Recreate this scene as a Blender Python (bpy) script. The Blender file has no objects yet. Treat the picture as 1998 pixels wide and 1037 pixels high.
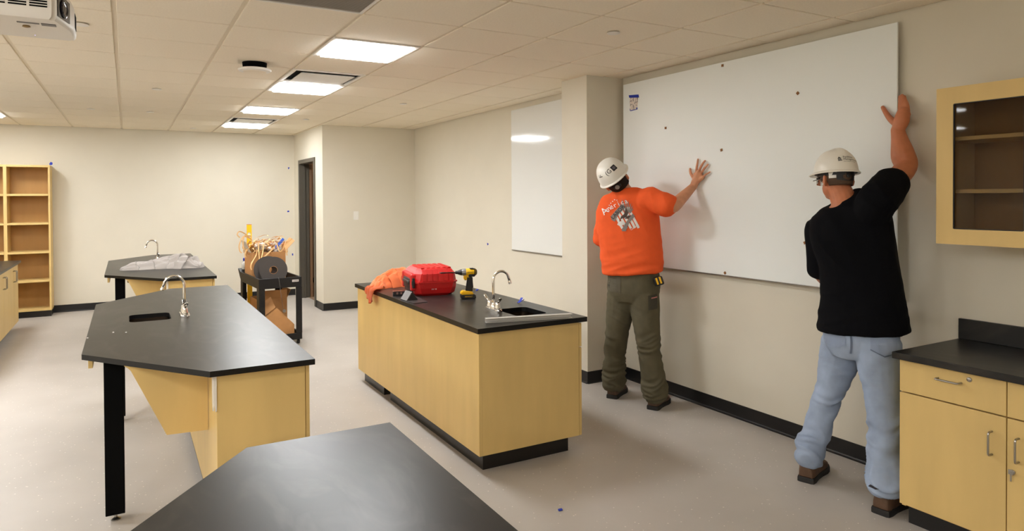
import bpy, bmesh, math, random
from mathutils import Vector, Matrix, noise
from mathutils.bvhtree import BVHTree
random.seed(7)
R = math.radians
sc = bpy.context.scene
COL = sc.collection

# ------------------------------------------------------------------ camera, world, exposure
def cam_setup():
    f, yaw, pitch, roll = 1319.8, 0.5148, 0.0133, -0.0053
    cx, cy = 992.95, 402.36
    fwd = Vector((math.sin(yaw)*math.cos(pitch), math.cos(yaw)*math.cos(pitch), -math.sin(pitch)))
    right = Vector((math.cos(yaw), -math.sin(yaw), 0))
    up = right.cross(fwd)
    r2 = right*math.cos(roll) + up*math.sin(roll)
    u2 = up*math.cos(roll) - right*math.sin(roll)
    cd = bpy.data.cameras.new('camera'); co = bpy.data.objects.new('camera', cd); COL.objects.link(co)
    m = Matrix((r2, u2, -fwd)).transposed().to_4x4()
    m.translation = Vector((-0.0276, -0.0626, 1.6051))
    co.matrix_world = m
    cd.sensor_width = 36; cd.lens = f*36/1998
    cd.shift_x = (999-cx)/1998; cd.shift_y = (cy-518.5)/1998
    cd.clip_start = 0.02; cd.clip_end = 100
    sc.camera = co
    return m.translation.copy(), r2, u2, fwd, f, cx, cy
CAM, CR, CU, CF, FPX, PCX, PCY = cam_setup()
def ray(u, v): return CR*((u-PCX)/FPX) - CU*((v-PCY)/FPX) + CF      # a photo pixel as a direction, used to survey positions in the room
def atz(u, v, z): d = ray(u, v); return CAM + d*((z-CAM.z)/d.z)
def atx(u, v, x): d = ray(u, v); return CAM + d*((x-CAM.x)/d.x)
def aty(u, v, y): d = ray(u, v); return CAM + d*((y-CAM.y)/d.y)
def atd(u, v, d): return CAM + ray(u, v)*d
w = bpy.data.worlds.new('world'); sc.world = w; w.use_nodes = True
w.node_tree.nodes['Background'].inputs[0].default_value = (0.9, 0.85, 0.78, 1)
w.node_tree.nodes['Background'].inputs[1].default_value = 0.05
sc.view_settings.view_transform = 'Standard'; sc.view_settings.look = 'None'
sc.view_settings.exposure = 0.12; sc.view_settings.gamma = 1.0
try: sc.view_settings.use_curve_mapping = False
except Exception: pass
sc.cycles.use_denoising = True
sc.cycles.max_bounces = 8; sc.cycles.diffuse_bounces = 5; sc.cycles.glossy_bounces = 4
sc.cycles.caustics_reflective = False; sc.cycles.caustics_refractive = False
sc.cycles.sample_clamp_indirect = 6.0
LAMP = 38.0            # strength of the ceiling panels
LAMP_COLOUR = (0.98, 1.0, 1.02)

# ------------------------------------------------------------------ materials
MATS = {}
def lin(c): return tuple(((x/255)/12.92 if x/255 <= .04045 else ((x/255+.055)/1.055)**2.4) for x in c)
def mat(name, rgb, rough=0.5, metal=0.0, spec=0.5, noise_amt=0.0, noise_scale=20, bump=0.0, bump_scale=60, coat=0.0, stretch=None, sheen=0.0):
    if name in MATS: return MATS[name]
    m = bpy.data.materials.new(name); m.use_nodes = True; nt = m.node_tree
    b = nt.nodes['Principled BSDF']
    c = lin(rgb) if max(rgb) > 1 else rgb
    b.inputs['Base Color'].default_value = (*c, 1)
    b.inputs['Roughness'].default_value = rough; b.inputs['Metallic'].default_value = metal
    b.inputs['Specular IOR Level'].default_value = spec
    b.inputs['Coat Weight'].default_value = coat
    if sheen: b.inputs['Sheen Weight'].default_value = sheen
    if noise_amt or bump:
        tc = nt.nodes.new('ShaderNodeTexCoord'); mp = nt.nodes.new('ShaderNodeMapping')
        nt.links.new(tc.outputs['Object'], mp.inputs[0])
        if stretch: mp.inputs['Scale'].default_value = stretch
    if noise_amt:
        n = nt.nodes.new('ShaderNodeTexNoise'); n.inputs['Scale'].default_value = noise_scale; n.inputs['Detail'].default_value = 4
        nt.links.new(mp.outputs[0], n.inputs['Vector'])
        r = nt.nodes.new('ShaderNodeValToRGB')
        r.color_ramp.elements[0].position = .3; r.color_ramp.elements[1].position = .7
        r.color_ramp.elements[0].color = (*[x*(1-noise_amt) for x in c], 1)
        r.color_ramp.elements[1].color = (*[min(1, x*(1+noise_amt)) for x in c], 1)
        nt.links.new(n.outputs['Fac'], r.inputs[0]); nt.links.new(r.outputs[0], b.inputs['Base Color'])
    if bump:
        n2 = nt.nodes.new('ShaderNodeTexNoise'); n2.inputs['Scale'].default_value = bump_scale; n2.inputs['Detail'].default_value = 3
        nt.links.new(mp.outputs[0], n2.inputs['Vector'])
        bp = nt.nodes.new('ShaderNodeBump'); bp.inputs['Strength'].default_value = bump; bp.inputs['Distance'].default_value = 0.01
        nt.links.new(n2.outputs['Fac'], bp.inputs['Height']); nt.links.new(bp.outputs[0], b.inputs['Normal'])
    MATS[name] = m; return m
def emit(name, rgb, s):
    m = bpy.data.materials.new(name); m.use_nodes = True; nt = m.node_tree
    b = nt.nodes['Principled BSDF']; b.inputs['Base Color'].default_value = (.8, .8, .8, 1)
    b.inputs['Emission Color'].default_value = (*rgb, 1); b.inputs['Emission Strength'].default_value = s
    return m
M_wall = mat('wall_paint', (217, 210, 193), .62, noise_amt=.015, noise_scale=3, bump=.04, bump_scale=220, spec=.35)
M_tile = mat('ceiling_tile', (244, 234, 215), .9, noise_amt=.03, noise_scale=90, bump=.15, bump_scale=150, spec=.1)
M_grid = mat('ceiling_grid', (232, 220, 198), .6)
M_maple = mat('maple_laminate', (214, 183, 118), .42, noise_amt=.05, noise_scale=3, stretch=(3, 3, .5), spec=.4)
M_maple_shaded = mat('maple_shaded', (178, 136, 80), .5, noise_amt=.06, noise_scale=3, stretch=(3, 3, .5), spec=.35)  # darker than the outer maple: shade inside the cases put into the colour
M_black = mat('black_rubber', (17, 15, 15), .45, spec=.45)
M_blackmetal = mat('black_metal', (4, 4, 4), .75, spec=.08)
M_kick = mat('toe_kick_rubber', (18, 16, 15), .3, spec=.5)
M_chrome = mat('chrome', (235, 232, 228), .08, metal=1)
M_steel = mat('brushed_steel', (176, 172, 166), .3, metal=1)
M_white = mat('white_plastic', (232, 229, 222), .4)
M_whiteenamel = mat('white_enamel', (238, 234, 226), .45)
M_board = mat('whiteboard_back', (240, 244, 242), .5, spec=.3)
M_gboard = mat('whiteboard_glass', (228, 229, 226), .08, spec=.5)
M_dark = mat('dark_void', (8, 7, 7), .9, spec=.1)
M_lamp = emit('lamp_diffuser', LAMP_COLOUR, LAMP)
M_blue = mat('painters_tape', (22, 50, 170), .6)
M_yellow = mat('tool_yellow', (245, 190, 20), .4)
M_toolblack = mat('tool_black', (20, 19, 20), .5)
M_card = mat('cardboard', (190, 138, 86), .75, noise_amt=.05, noise_scale=14)
M_frame = mat('door_frame_paint', (82, 76, 66), .45)
M_brown = mat('brown_wall', (142, 108, 80), .6)
def epoxy():
    m = mat('black_epoxy_top', (34, 33, 32), .33, spec=.28); nt = m.node_tree; b = nt.nodes['Principled BSDF']
    tc = nt.nodes.new('ShaderNodeTexCoord'); mp = nt.nodes.new('ShaderNodeMapping'); mp.inputs['Scale'].default_value = (1.6, .7, 1); mp.inputs['Rotation'].default_value = (0, 0, .9)
    n = nt.nodes.new('ShaderNodeTexNoise'); n.inputs['Scale'].default_value = 3.2; n.inputs['Detail'].default_value = 7; n.inputs['Distortion'].default_value = 2.2
    r = nt.nodes.new('ShaderNodeValToRGB'); r.color_ramp.elements[0].position = .48; r.color_ramp.elements[0].color = (*lin((34, 33, 32)), 1); r.color_ramp.elements[1].position = .72; r.color_ramp.elements[1].color = (*lin((56, 53, 50)), 1)
    nt.links.new(tc.outputs['Object'], mp.inputs[0]); nt.links.new(mp.outputs[0], n.inputs['Vector']); nt.links.new(n.outputs['Fac'], r.inputs[0]); nt.links.new(r.outputs[0], b.inputs['Base Color'])
    return m
M_epoxy = epoxy()
def floor_mat():
    m = mat('speckled_vinyl', (163, 152, 143), .42, spec=.4); nt = m.node_tree; b = nt.nodes['Principled BSDF']
    tc = nt.nodes.new('ShaderNodeTexCoord')
    n = nt.nodes.new('ShaderNodeTexNoise'); n.inputs['Scale'].default_value = 1.6; n.inputs['Detail'].default_value = 5
    nt.links.new(tc.outputs['Object'], n.inputs['Vector'])
    r = nt.nodes.new('ShaderNodeValToRGB')
    r.color_ramp.elements[0].position = .3; r.color_ramp.elements[0].color = (*lin((176, 169, 161)), 1)
    r.color_ramp.elements[1].position = .7; r.color_ramp.elements[1].color = (*lin((187, 180, 172)), 1)
    nt.links.new(n.outputs['Fac'], r.inputs[0])
    v = nt.nodes.new('ShaderNodeTexVoronoi'); v.inputs['Scale'].default_value = 26
    nt.links.new(tc.outputs['Object'], v.inputs['Vector'])
    r2 = nt.nodes.new('ShaderNodeValToRGB'); r2.color_ramp.interpolation = 'LINEAR'
    r2.color_ramp.elements[0].position = .07; r2.color_ramp.elements[0].color = (1, 1, 1, 1)
    r2.color_ramp.elements[1].position = .12; r2.color_ramp.elements[1].color = (0, 0, 0, 1)
    nt.links.new(v.outputs['Distance'], r2.inputs[0])
    mx = nt.nodes.new('ShaderNodeMix'); mx.data_type = 'RGBA'
    nt.links.new(r2.outputs[0], mx.inputs[0]); nt.links.new(r.outputs[0], mx.inputs[6]); mx.inputs[7].default_value = (*lin((224, 216, 206)), 1)
    nt.links.new(mx.outputs[2], b.inputs['Base Color'])
    return m
M_floor = floor_mat()

# ------------------------------------------------------------------ helpers
def BM(): return bmesh.new()
def box(bm, x0, x1, y0, y1, z0, z1, bev=0.0, seg=2):
    b = bmesh.new() if bev else bm
    vs = [b.verts.new(p) for p in ((x0,y0,z0),(x1,y0,z0),(x1,y1,z0),(x0,y1,z0),(x0,y0,z1),(x1,y0,z1),(x1,y1,z1),(x0,y1,z1))]
    for f in ((0,3,2,1),(4,5,6,7),(0,1,5,4),(1,2,6,5),(2,3,7,6),(3,0,4,7)): b.faces.new([vs[i] for i in f])
    if bev:
        bmesh.ops.bevel(b, geom=b.edges[:], offset=bev, segments=seg, affect='EDGES', profile=.5)
        merge(bm, b); b.free()
    return bm
def merge(dst, src, M=None):
    vm = {}
    for v in src.verts: vm[v] = dst.verts.new(M @ v.co if M else v.co)
    for f in src.faces:
        try:
            nf = dst.faces.new([vm[v] for v in f.verts]); nf.material_index = f.material_index; nf.smooth = f.smooth
        except ValueError: pass
def prism(bm, pts, z0, z1):
    lo = [bm.verts.new((p[0], p[1], z0)) for p in pts]; hi = [bm.verts.new((p[0], p[1], z1)) for p in pts]
    n = len(pts)
    bm.faces.new(lo[::-1]); bm.faces.new(hi)
    for i in range(n): bm.faces.new((lo[i], lo[(i+1) % n], hi[(i+1) % n], hi[i]))
    return bm
def extrude_poly(bm, pts3, vec):
    vec = Vector(vec); lo = [bm.verts.new(p) for p in pts3]; hi = [bm.verts.new(Vector(p)+vec) for p in pts3]; n = len(pts3)
    bm.faces.new(lo[::-1]); bm.faces.new(hi)
    for i in range(n): bm.faces.new((lo[i], lo[(i+1) % n], hi[(i+1) % n], hi[i]))
    return bm
def rings(bm, rs, cap=True, close=False):
    """join successive rings of equal point count"""
    V = [[bm.verts.new(p) for p in r] for r in rs]; n = len(V[0])
    for a, b in zip(V, V[1:]):
        for i in range(n): bm.faces.new((a[i], a[(i+1) % n], b[(i+1) % n], b[i]))
    if cap:
        bm.faces.new(V[0][::-1]); bm.faces.new(V[-1])
    return bm
def frame_for(t):
    t = Vector(t).normalized(); a = Vector((0, 0, 1)) if abs(t.z) < .9 else Vector((1, 0, 0))
    u = a.cross(t).normalized(); return u, t.cross(u)
def tube(bm, pts, r, n=10, cap=True):
    pts = [Vector(p) for p in pts]; rs = []
    rad = r if isinstance(r, (list, tuple)) else [r]*len(pts)
    u = None
    for i, p in enumerate(pts):
        t = (pts[min(i+1, len(pts)-1)] - pts[max(i-1, 0)]).normalized()
        if u is None: u, v = frame_for(t)
        else:
            u = (u - t*u.dot(t)).normalized(); v = t.cross(u)
        rs.append([p + u*math.cos(2*math.pi*k/n)*rad[i] + v*math.sin(2*math.pi*k/n)*rad[i] for k in range(n)])
    return rings(bm, rs, cap)
def lathe(bm, prof, c, n=24, axis=(0, 0, 1)):
    ax = Vector(axis).normalized(); u, v = frame_for(ax); c = Vector(c)
    rs = [[c + ax*z + u*math.cos(2*math.pi*k/n)*r + v*math.sin(2*math.pi*k/n)*r for k in range(n)] for r, z in prof]
    return rings(bm, rs, True)
def arc(c, r, a0, a1, n, ux, uy):
    c, ux, uy = Vector(c), Vector(ux), Vector(uy)
    return [c + ux*r*math.cos(a0+(a1-a0)*i/n) + uy*r*math.sin(a0+(a1-a0)*i/n) for i in range(n+1)]
def rrect(x0, x1, y0, y1, r, n=5):
    P = []
    for cx, cy, a in ((x1-r, y1-r, 0), (x0+r, y1-r, 90), (x0+r, y0+r, 180), (x1-r, y0+r, 270)):
        for i in range(n+1): P.append((cx+r*math.cos(R(a+90*i/n)), cy+r*math.sin(R(a+90*i/n))))
    return P
ROOT = {}
def finish(bm, smooth):
    bmesh.ops.recalc_face_normals(bm, faces=bm.faces[:])
    if smooth:
        for f in bm.faces: f.smooth = True
def obj(name, bm, m, parent=None, smooth=False, loc=None):
    """one mesh object; vertices given in room coordinates. loc: origin of a top-level mesh"""
    org = ROOT[parent.name] if parent else (Vector(loc) if loc else Vector((0, 0, 0)))
    finish(bm, smooth)
    if org.length: bmesh.ops.translate(bm, verts=bm.verts[:], vec=-org)
    me = bpy.data.meshes.new(name); bm.to_mesh(me); bm.free()
    for k in (m if isinstance(m, (list, tuple)) else [m]): me.materials.append(k)
    o = bpy.data.objects.new(name, me); COL.objects.link(o)
    if smooth == 'auto':
        try: me.set_sharp_from_angle(angle=R(40))
        except Exception: pass
    if parent: o.parent = parent
    elif loc: o.location = loc
    ROOT[o.name] = org
    return o
def tag(o, label=None, cat=None, group=None, kind=None):
    if label: o['label'] = label
    if cat: o['category'] = cat
    if group: o['group'] = group
    if kind: o['kind'] = kind
    return o
def thing(name, loc, label, cat, group=None):
    o = bpy.data.objects.new(name, None); COL.objects.link(o); o.location = loc; o.empty_display_size = .05
    ROOT[o.name] = Vector(loc)
    return tag(o, label, cat, group)
def struct(name, bm, m, parent=None, smooth=False):
    o = obj(name, bm, m, parent, smooth)
    if not parent: o['kind'] = 'structure'
    return o
KIDS = {}
def copy_tree(o, parent=None, off=None):
    c = o.copy(); COL.objects.link(c)
    if parent: c.parent = parent
    elif off: c.location = o.location + Vector(off)
    for ch in list(o.children): copy_tree(ch, c)
    return c

# ------------------------------------------------------------------ room shell
CZ = 2.6465; XR = 3.795; YB = 11.44; XD = 2.40; YN = 9.59; XL = -5.2; YF = -5.0; TH = .12
bm = BM(); box(bm, XL-TH, 6.0, YF-TH, 13.0, -.1, 0); floor = struct('floor', bm, M_floor)
bm = BM(); box(bm, XL-TH, XD+TH, YB, YB+TH, 0, CZ+.3); struct('wall_back', bm, M_wall)
bm = BM(); box(bm, XR, XR+TH, YF, YN+TH, 0, CZ+.3); struct('wall_right', bm, M_wall)
bm = BM(); box(bm, XL-TH, XL, YF, YB, 0, CZ+.3); struct('wall_left', bm, M_wall)
bm = BM(); box(bm, XL-TH, XR+TH, YF-TH, YF, 0, CZ+.3); struct('wall_front', bm, M_wall)
bm = BM(); box(bm, XD, XR, YN, YN+TH, 0, CZ+.3); struct('wall_alcove', bm, M_wall)
DY0, DY1, DZ = 10.06, 11.02, 2.18
bm = BM()
box(bm, XD, XD+TH, YN+TH, DY0, 0, CZ+.3); box(bm, XD, XD+TH, DY1, YB, 0, CZ+.3); box(bm, XD, XD+TH, DY0, DY1, DZ, CZ+.3)
struct('wall_doorway', bm, M_wall)
bm = BM(); box(bm, 3.40, XR, 4.64, 5.02, 0, CZ+.3); struct('pillar', bm, M_wall)
# corridor beyond the open doorway
bm = BM(); box(bm, 3.70, 3.80, YN+TH, 13, 0, CZ); box(bm, XD+TH, 3.7, 12.9, 13, 0, CZ); struct('wall_corridor', bm, M_brown)
bm = BM(); box(bm, 3.685, 3.70, YN+TH+.01, 12.9, 0, .1); box(bm, XD+TH, 3.685, 12.885, 12.9, 0, .1); struct('baseboard_corridor', bm, M_black)
bm = BM(); box(bm, XD+TH, 3.7, YN+TH, 12.9, 0, .006); struct('floor_corridor', bm, mat('brown_carpet', (150, 122, 96), .8))
bm = BM(); box(bm, XD+TH, 3.8, YN+TH, 13, CZ, CZ+.1); struct('ceiling_corridor', bm, M_tile)
bm = BM(); box(bm, 2.9, 3.4, 11.7, 12.6, CZ-.03, CZ-.003); tag(obj('corridor_fill_light', bm, emit('corridor_fill', (1, .9, .75), 3), None, False, (3.15, 12.1, CZ-.03)), 'unseen lamp added to brighten the corridor behind the doorway', 'ceiling light')  # unseen lamp, added so the corridor is not black
# door frame and the open door leaf
dfr = BM()
for a, b in ((DY0-.05, DY0+.012), (DY1-.012, DY1+.05)): box(dfr, XD-.018, XD+TH+.018, a, b, 0, DZ+.03, .003)
box(dfr, XD-.018, XD+TH+.018, DY0+.012, DY1-.012, DZ-.03, DZ+.03, .003)
box(dfr, XD+.05, XD+.075, DY0+.012, DY0+.03, 0, DZ-.03); box(dfr, XD+.05, XD+.075, DY1-.03, DY1-.012, 0, DZ-.03)
d1 = struct('door_1', dfr, M_frame)
bm = BM(); box(bm, XD+TH+.025, XD+TH+.067, DY1-.02, DY1+.86, .01, DZ-.035, .002); obj('door_leaf', bm, mat('brown_door', (120, 90, 64), .5), d1)
bm = BM(); tube(bm, [(XD+TH+.067, DY1+.78, 1.0), (XD+TH+.12, DY1+.78, 1.0), (XD+TH+.12, DY1+.67, 1.0)], .01, 8); obj('door_handle', bm, M_steel, d1, True)
# rubber cove base
def base(name, p, q, nrm):
    p, q, n = Vector(p), Vector(q), Vector(nrm)
    prof = [(0, 0), (.016, 0), (.016, .004), (.009, .008), (.005, .016), (.004, .1), (0, .102)]
    bm = BM(); rings(bm, [[P + n*a + Vector((0, 0, z)) for a, z in prof] for P in (p, q)])
    struct(name, bm, M_black)
base('baseboard_back', (XL, YB, 0), (XD, YB, 0), (0, -1, 0))
base('baseboard_right', (XR, 1.86, 0), (XR, 4.64, 0), (-1, 0, 0))
base('baseboard_rear_right', (XR, 5.02, 0), (XR, YN, 0), (-1, 0, 0))
base('baseboard_alcove', (XD-.004, YN, 0), (XR, YN, 0), (0, -1, 0))
base('baseboard_doorway', (XD, YN-.004, 0), (XD, DY0-.05, 0), (-1, 0, 0))
base('baseboard_pillar_front', (3.396, 4.64, 0), (XR, 4.64, 0), (0, -1, 0))
base('baseboard_pillar_side', (3.40, 4.636, 0), (3.40, 5.02, 0), (-1, 0, 0))
base('baseboard_left', (XL, YF, 0), (XL, YB, 0), (1, 0, 0))

# ------------------------------------------------------------------ suspended ceiling
T = .6096; GX, GY = -.075, 4.285
bm = BM(); box(bm, XL-TH, XR+TH, YF-TH, YB+TH, CZ+.006, CZ+.12)
ceil = struct('ceiling', bm, M_grid)
IMIN, IMAX, JMIN, JMAX = -6, 6, -4, 11
UNSEEN_PANELS = [(1, -13), (-2, -13), (-2, -10), (-5, -13), (-5, -10), (-3, -6), (-5, -3), (-3, 0), (-3, 3), (-3, 6), (-7, 6), (-7, 2), (-7, -2), (-7, -6)]  # unseen: left row carried on, the others added as fill light
lights = {(2, j) for j in (0, 3, 6, 9)} | {(-3, 9)} | set(UNSEEN_PANELS)
special = lights | {(2, 2), (2, 8), (1, -2)}
shared = {}
for i in range(-9, IMAX+1):
    for j in range(-16, JMAX+1):
        if (i, j) in special: continue
        x0, x1 = GX+i*T+.012, GX+(i+1)*T-.012; y0, y1 = GY+j*T+.006, GY+(j+1)*T-.006
        full = x1 <= XR and y1 <= YB and x0 >= XL and y0 >= YF
        x1 = min(x1, XR-.012); y1 = min(y1, YB-.012); x0 = max(x0, XL); y0 = max(y0, YF)
        if i < IMIN or j < JMIN or x1-x0 < .03 or y1-y0 < .03: continue
        if full and 'm' in shared:
            o = bpy.data.objects.new('ceiling_tile', shared['m']); COL.objects.link(o); o.parent = ceil
        else:
            bm = BM(); hx, hy = (x1-x0)/2, (y1-y0)/2; box(bm, -hx, hx, -hy, hy, 0, .012, .003, 1)
            o = obj('ceiling_tile', bm, M_tile, ceil)
            if full: shared['m'] = o.data
        o.location = ((x0+x1)/2, (y0+y1)/2, CZ-.004)
# the rest of the ceiling, behind the camera: tiles joined as one part
bm = BM()
for i in range(-8, 7):
    for j in range(-15, 12):
        if (i, j) in special or (i >= IMIN and j >= JMIN): continue
        x1 = min(GX+(i+1)*T-.012, XR-.012); y1 = min(GY+(j+1)*T-.006, YB-.012)
        box(bm, GX+i*T+.012, x1, GY+j*T+.006, y1, CZ-.004, CZ+.008)
o = obj('tile_field', bm, M_tile, ceil); o['kind'] = 'stuff'

def ceiling_light(i, j, label, group):
    x, y = GX+(i+.5)*T, GY+(j+.5)*T; h = T/2-.008
    t = thing('ceiling_light', (x, y, CZ-.012), label, 'ceiling light', group)
    bm = BM()
    for a in (-1, 1):
        box(bm, x+a*h-(.045 if a > 0 else 0), x+a*h+(.045 if a < 0 else 0), y-h, y+h, CZ-.012, CZ+.004, .003, 1)
        box(bm, x-h+.045, x+h-.045, y+a*h-(.04 if a > 0 else 0), y+a*h+(.04 if a < 0 else 0), CZ-.012, CZ+.004, .003, 1)
    obj('frame', bm, M_whiteenamel, t)
    bm = BM(); k = h-.043; box(bm, x-k, x+k, y-k, y+k, CZ-.026, CZ-.002, .006, 2); obj('diffuser', bm, M_lamp, t)
names = {0: 'largest, nearest of the four', 3: 'second of the four, next to the slotted air vent', 6: 'third of the four', 9: 'farthest of the four, near the back wall'}
for j in (0, 3, 6, 9):
    ceiling_light(2, j, 'square lit ceiling panel, %s' % names[j], 'lit square ceiling panels in the middle row')
ceiling_light(-3, 9, 'square lit ceiling panel at the left edge, above the bookcase', 'lit square ceiling panels of the left row')
for i, j in UNSEEN_PANELS: ceiling_light(i, j, 'unseen lit ceiling panel, in a set mostly added as fill', 'unseen ceiling panels, most added as fill light')
def diffuser(j, label):
    x, y = GX+2.5*T, GY+(j+.5)*T; h = T/2-.008
    t = thing('air_diffuser', (x, y, CZ-.012), label, 'air vent', 'square air diffusers between the lamps')
    bm = BM()
    for a in (-1, 1):
        box(bm, x+a*h-(.03 if a > 0 else 0), x+a*h+(.03 if a < 0 else 0), y-h, y+h, CZ-.01, CZ+.005, .002, 1)
        box(bm, x-h+.03, x+h-.03, y+a*h-(.03 if a > 0 else 0), y+a*h+(.03 if a < 0 else 0), CZ-.01, CZ+.005, .002, 1)
    obj('frame', bm, M_whiteenamel, t)
    bm = BM(); box(bm, x-h+.03, x+h-.03, y-h+.03, y+h-.03, CZ+.0045, CZ+.0055); obj('neck', bm, M_dark, t)
    bm = BM(); k = h-.075
    rings(bm, [[(x+sx*a, y+sy*a, z) for sx, sy in ((-1, -1), (1, -1), (1, 1), (-1, 1))] for a, z in ((k, CZ-.018), (k, CZ-.014), (k-.02, CZ-.004))])
    obj('face_plate', bm, M_white, t)
    bm = BM(); box(bm, x-.012, x+.012, y-.012, y+.012, CZ-.006, CZ+.005); obj('bracket', bm, M_steel, t)
diffuser(2, 'square white air diffuser with a dark slot beside the second lamp')
diffuser(8, 'square white air diffuser beside the farthest lamp')
# return grille
gx, gy = GX+1.5*T, GY-1.5*T
t = thing('return_grille', (gx, gy, CZ-.01), 'grey perforated return air grille at the top edge', 'air vent')
bm = BM()
for a in (-1, 1):
    box(bm, gx+a*.298-(.016 if a > 0 else 0), gx+a*.298+(.016 if a < 0 else 0), gy-.298, gy+.298, CZ-.008, CZ+.004)
    box(bm, gx-.282, gx+.282, gy+a*.298-(.016 if a > 0 else 0), gy+a*.298+(.016 if a < 0 else 0), CZ-.008, CZ+.004)
obj('frame', bm, M_whiteenamel, t)
bm = BM(); box(bm, gx-.282, gx+.282, gy-.282, gy+.282, CZ+.003, CZ+.0055); obj('plenum', bm, M_dark, t)
bm = BM()
for k in range(47):
    a = -.282+.012*k
    box(bm, gx-.282, gx+.282, gy+a, gy+a+.0055, CZ-.004, CZ-.001); box(bm, gx+a, gx+a+.0055, gy-.282, gy+.282, CZ-.0005, CZ+.0025)
o = obj('grille_mesh', bm, mat('grille_grey', (150, 143, 134), .5), t); o['kind'] = 'stuff'

# sprinkler cover plates, round access point
def cap_plate(u, v, label):
    p = atz(u, v, CZ)
    bm = BM(); lathe(bm, [(.041, -.010), (.041, -.006), (.02, -.004), (.02, -.004)], (p.x, p.y, CZ-.005), 20)
    lathe(bm, [(.012, -.005), (.012, .0)], (p.x, p.y, CZ-.004), 10)
    tag(obj('sprinkler_cover', bm, M_whiteenamel, None, 'auto', (p.x, p.y, CZ-.015)), label, 'sprinkler', 'round sprinkler cover plates in the ceiling')
cap_plate(306, 172, 'round white sprinkler cover nearest the access point disc, left half of ceiling')
cap_plate(293, 217, 'round sprinkler cover directly beyond another one, halfway to the back wall')
cap_plate(177, 211, 'faint round sprinkler cover above the bookcase side of the back wall')
cap_plate(1197, 61, 'round white sprinkler cover above the pillar beside the big whiteboard')
cap_plate(787, 201, 'round white sprinkler cover over the alcove corner')
cap_plate(597, 232, 'round white sprinkler cover above the doorway corner')
cap_plate(377, 249, 'tiny round sprinkler cover at the top of the back wall')
cap_plate(158, 44, 'round white sprinkler cover right beside the projector')
p = atz(497, 132, CZ-.04)
t = thing('access_point', (p.x, p.y, CZ-.06), 'round white disc hanging just under the ceiling with a dark gap above', 'smoke detector')
bm = BM(); lathe(bm, [(.085, 0), (.09, .045)], (p.x, p.y, CZ-.050), 28); obj('mount', bm, M_dark, t, 'auto')
bm = BM(); lathe(bm, [(.09, -.012), (.116, -.006), (.122, .004), (.116, .01), (.08, .012)], (p.x, p.y, CZ-.062), 36); obj('disc', bm, M_whiteenamel, t, 'auto')
bm = BM(); lathe(bm, [(.085, -.0015), (.085, 0)], (p.x, p.y, CZ-.0735), 36); obj('face_ring', bm, M_tile, t, 'auto')
# ------------------------------------------------------------------ furniture
TOP = 0.85
def bar_pull(bm, c, axis, out, L=.10, r=.0045, stand=.032):
    c, a, o = Vector(c), Vector(axis), Vector(out)
    p = [c - a*L/2, c - a*L/2 + o*(stand-.01)]
    p += arc(c - a*(L/2-.01) + o*(stand-.01), .01, math.pi, math.pi/2, 4, a, o)[1:]
    p += arc(c + a*(L/2-.01) + o*(stand-.01), .01, math.pi/2, 0, 4, a, o)
    p += [c + a*L/2]
    return tube(bm, p, r, 8)
def top_with_hole(bm, outer, hole, z0, z1, bev=.004):
    """slab with a sink cut-out"""
    b = bmesh.new(); E = []
    for loop in ([outer, hole] if hole else [outer]):
        vs = [b.verts.new((p[0], p[1], z1)) for p in loop]
        E += [b.edges.new((vs[i], vs[(i+1) % len(vs)])) for i in range(len(vs))]
    bmesh.ops.triangle_fill(b, use_beauty=True, use_dissolve=False, edges=E)
    r = bmesh.ops.extrude_face_region(b, geom=b.faces[:])
    bmesh.ops.translate(b, verts=[v for v in r['geom'] if isinstance(v, bmesh.types.BMVert)], vec=(0, 0, z0-z1))
    bmesh.ops.recalc_face_normals(b, faces=b.faces[:])
    merge(bm, b); b.free(); return bm
def basin(bm, x0, x1, y0, y1, ztop, depth):
    R0 = rrect(x0, x1, y0, y1, .04, 6); R1 = rrect(x0+.012, x1-.012, y0+.012, y1-.012, .04, 6); R2 = rrect(x0+.05, x1-.05, y0+.05, y1-.05, .03, 6)
    Ro = rrect(x0-.004, x1+.004, y0-.004, y1+.004, .042, 6)
    L = [(Ro, ztop-depth-.006), (Ro, ztop), (R0, ztop), (R0, ztop-.05), (R1, ztop-depth+.03), (R2, ztop-depth)]
    return rings(bm, [[(p[0], p[1], z) for p in r] for r, z in L])
def edge_black(o):
    o.data.materials.append(mat('epoxy_edge', (9, 8, 8), .4, spec=.3))
    for p in o.data.polygons:
        if abs(p.normal.z) < .5: p.material_index = 1
    return o
M_basin = mat('sink_steel', (120, 106, 92), .25, metal=1)
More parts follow.
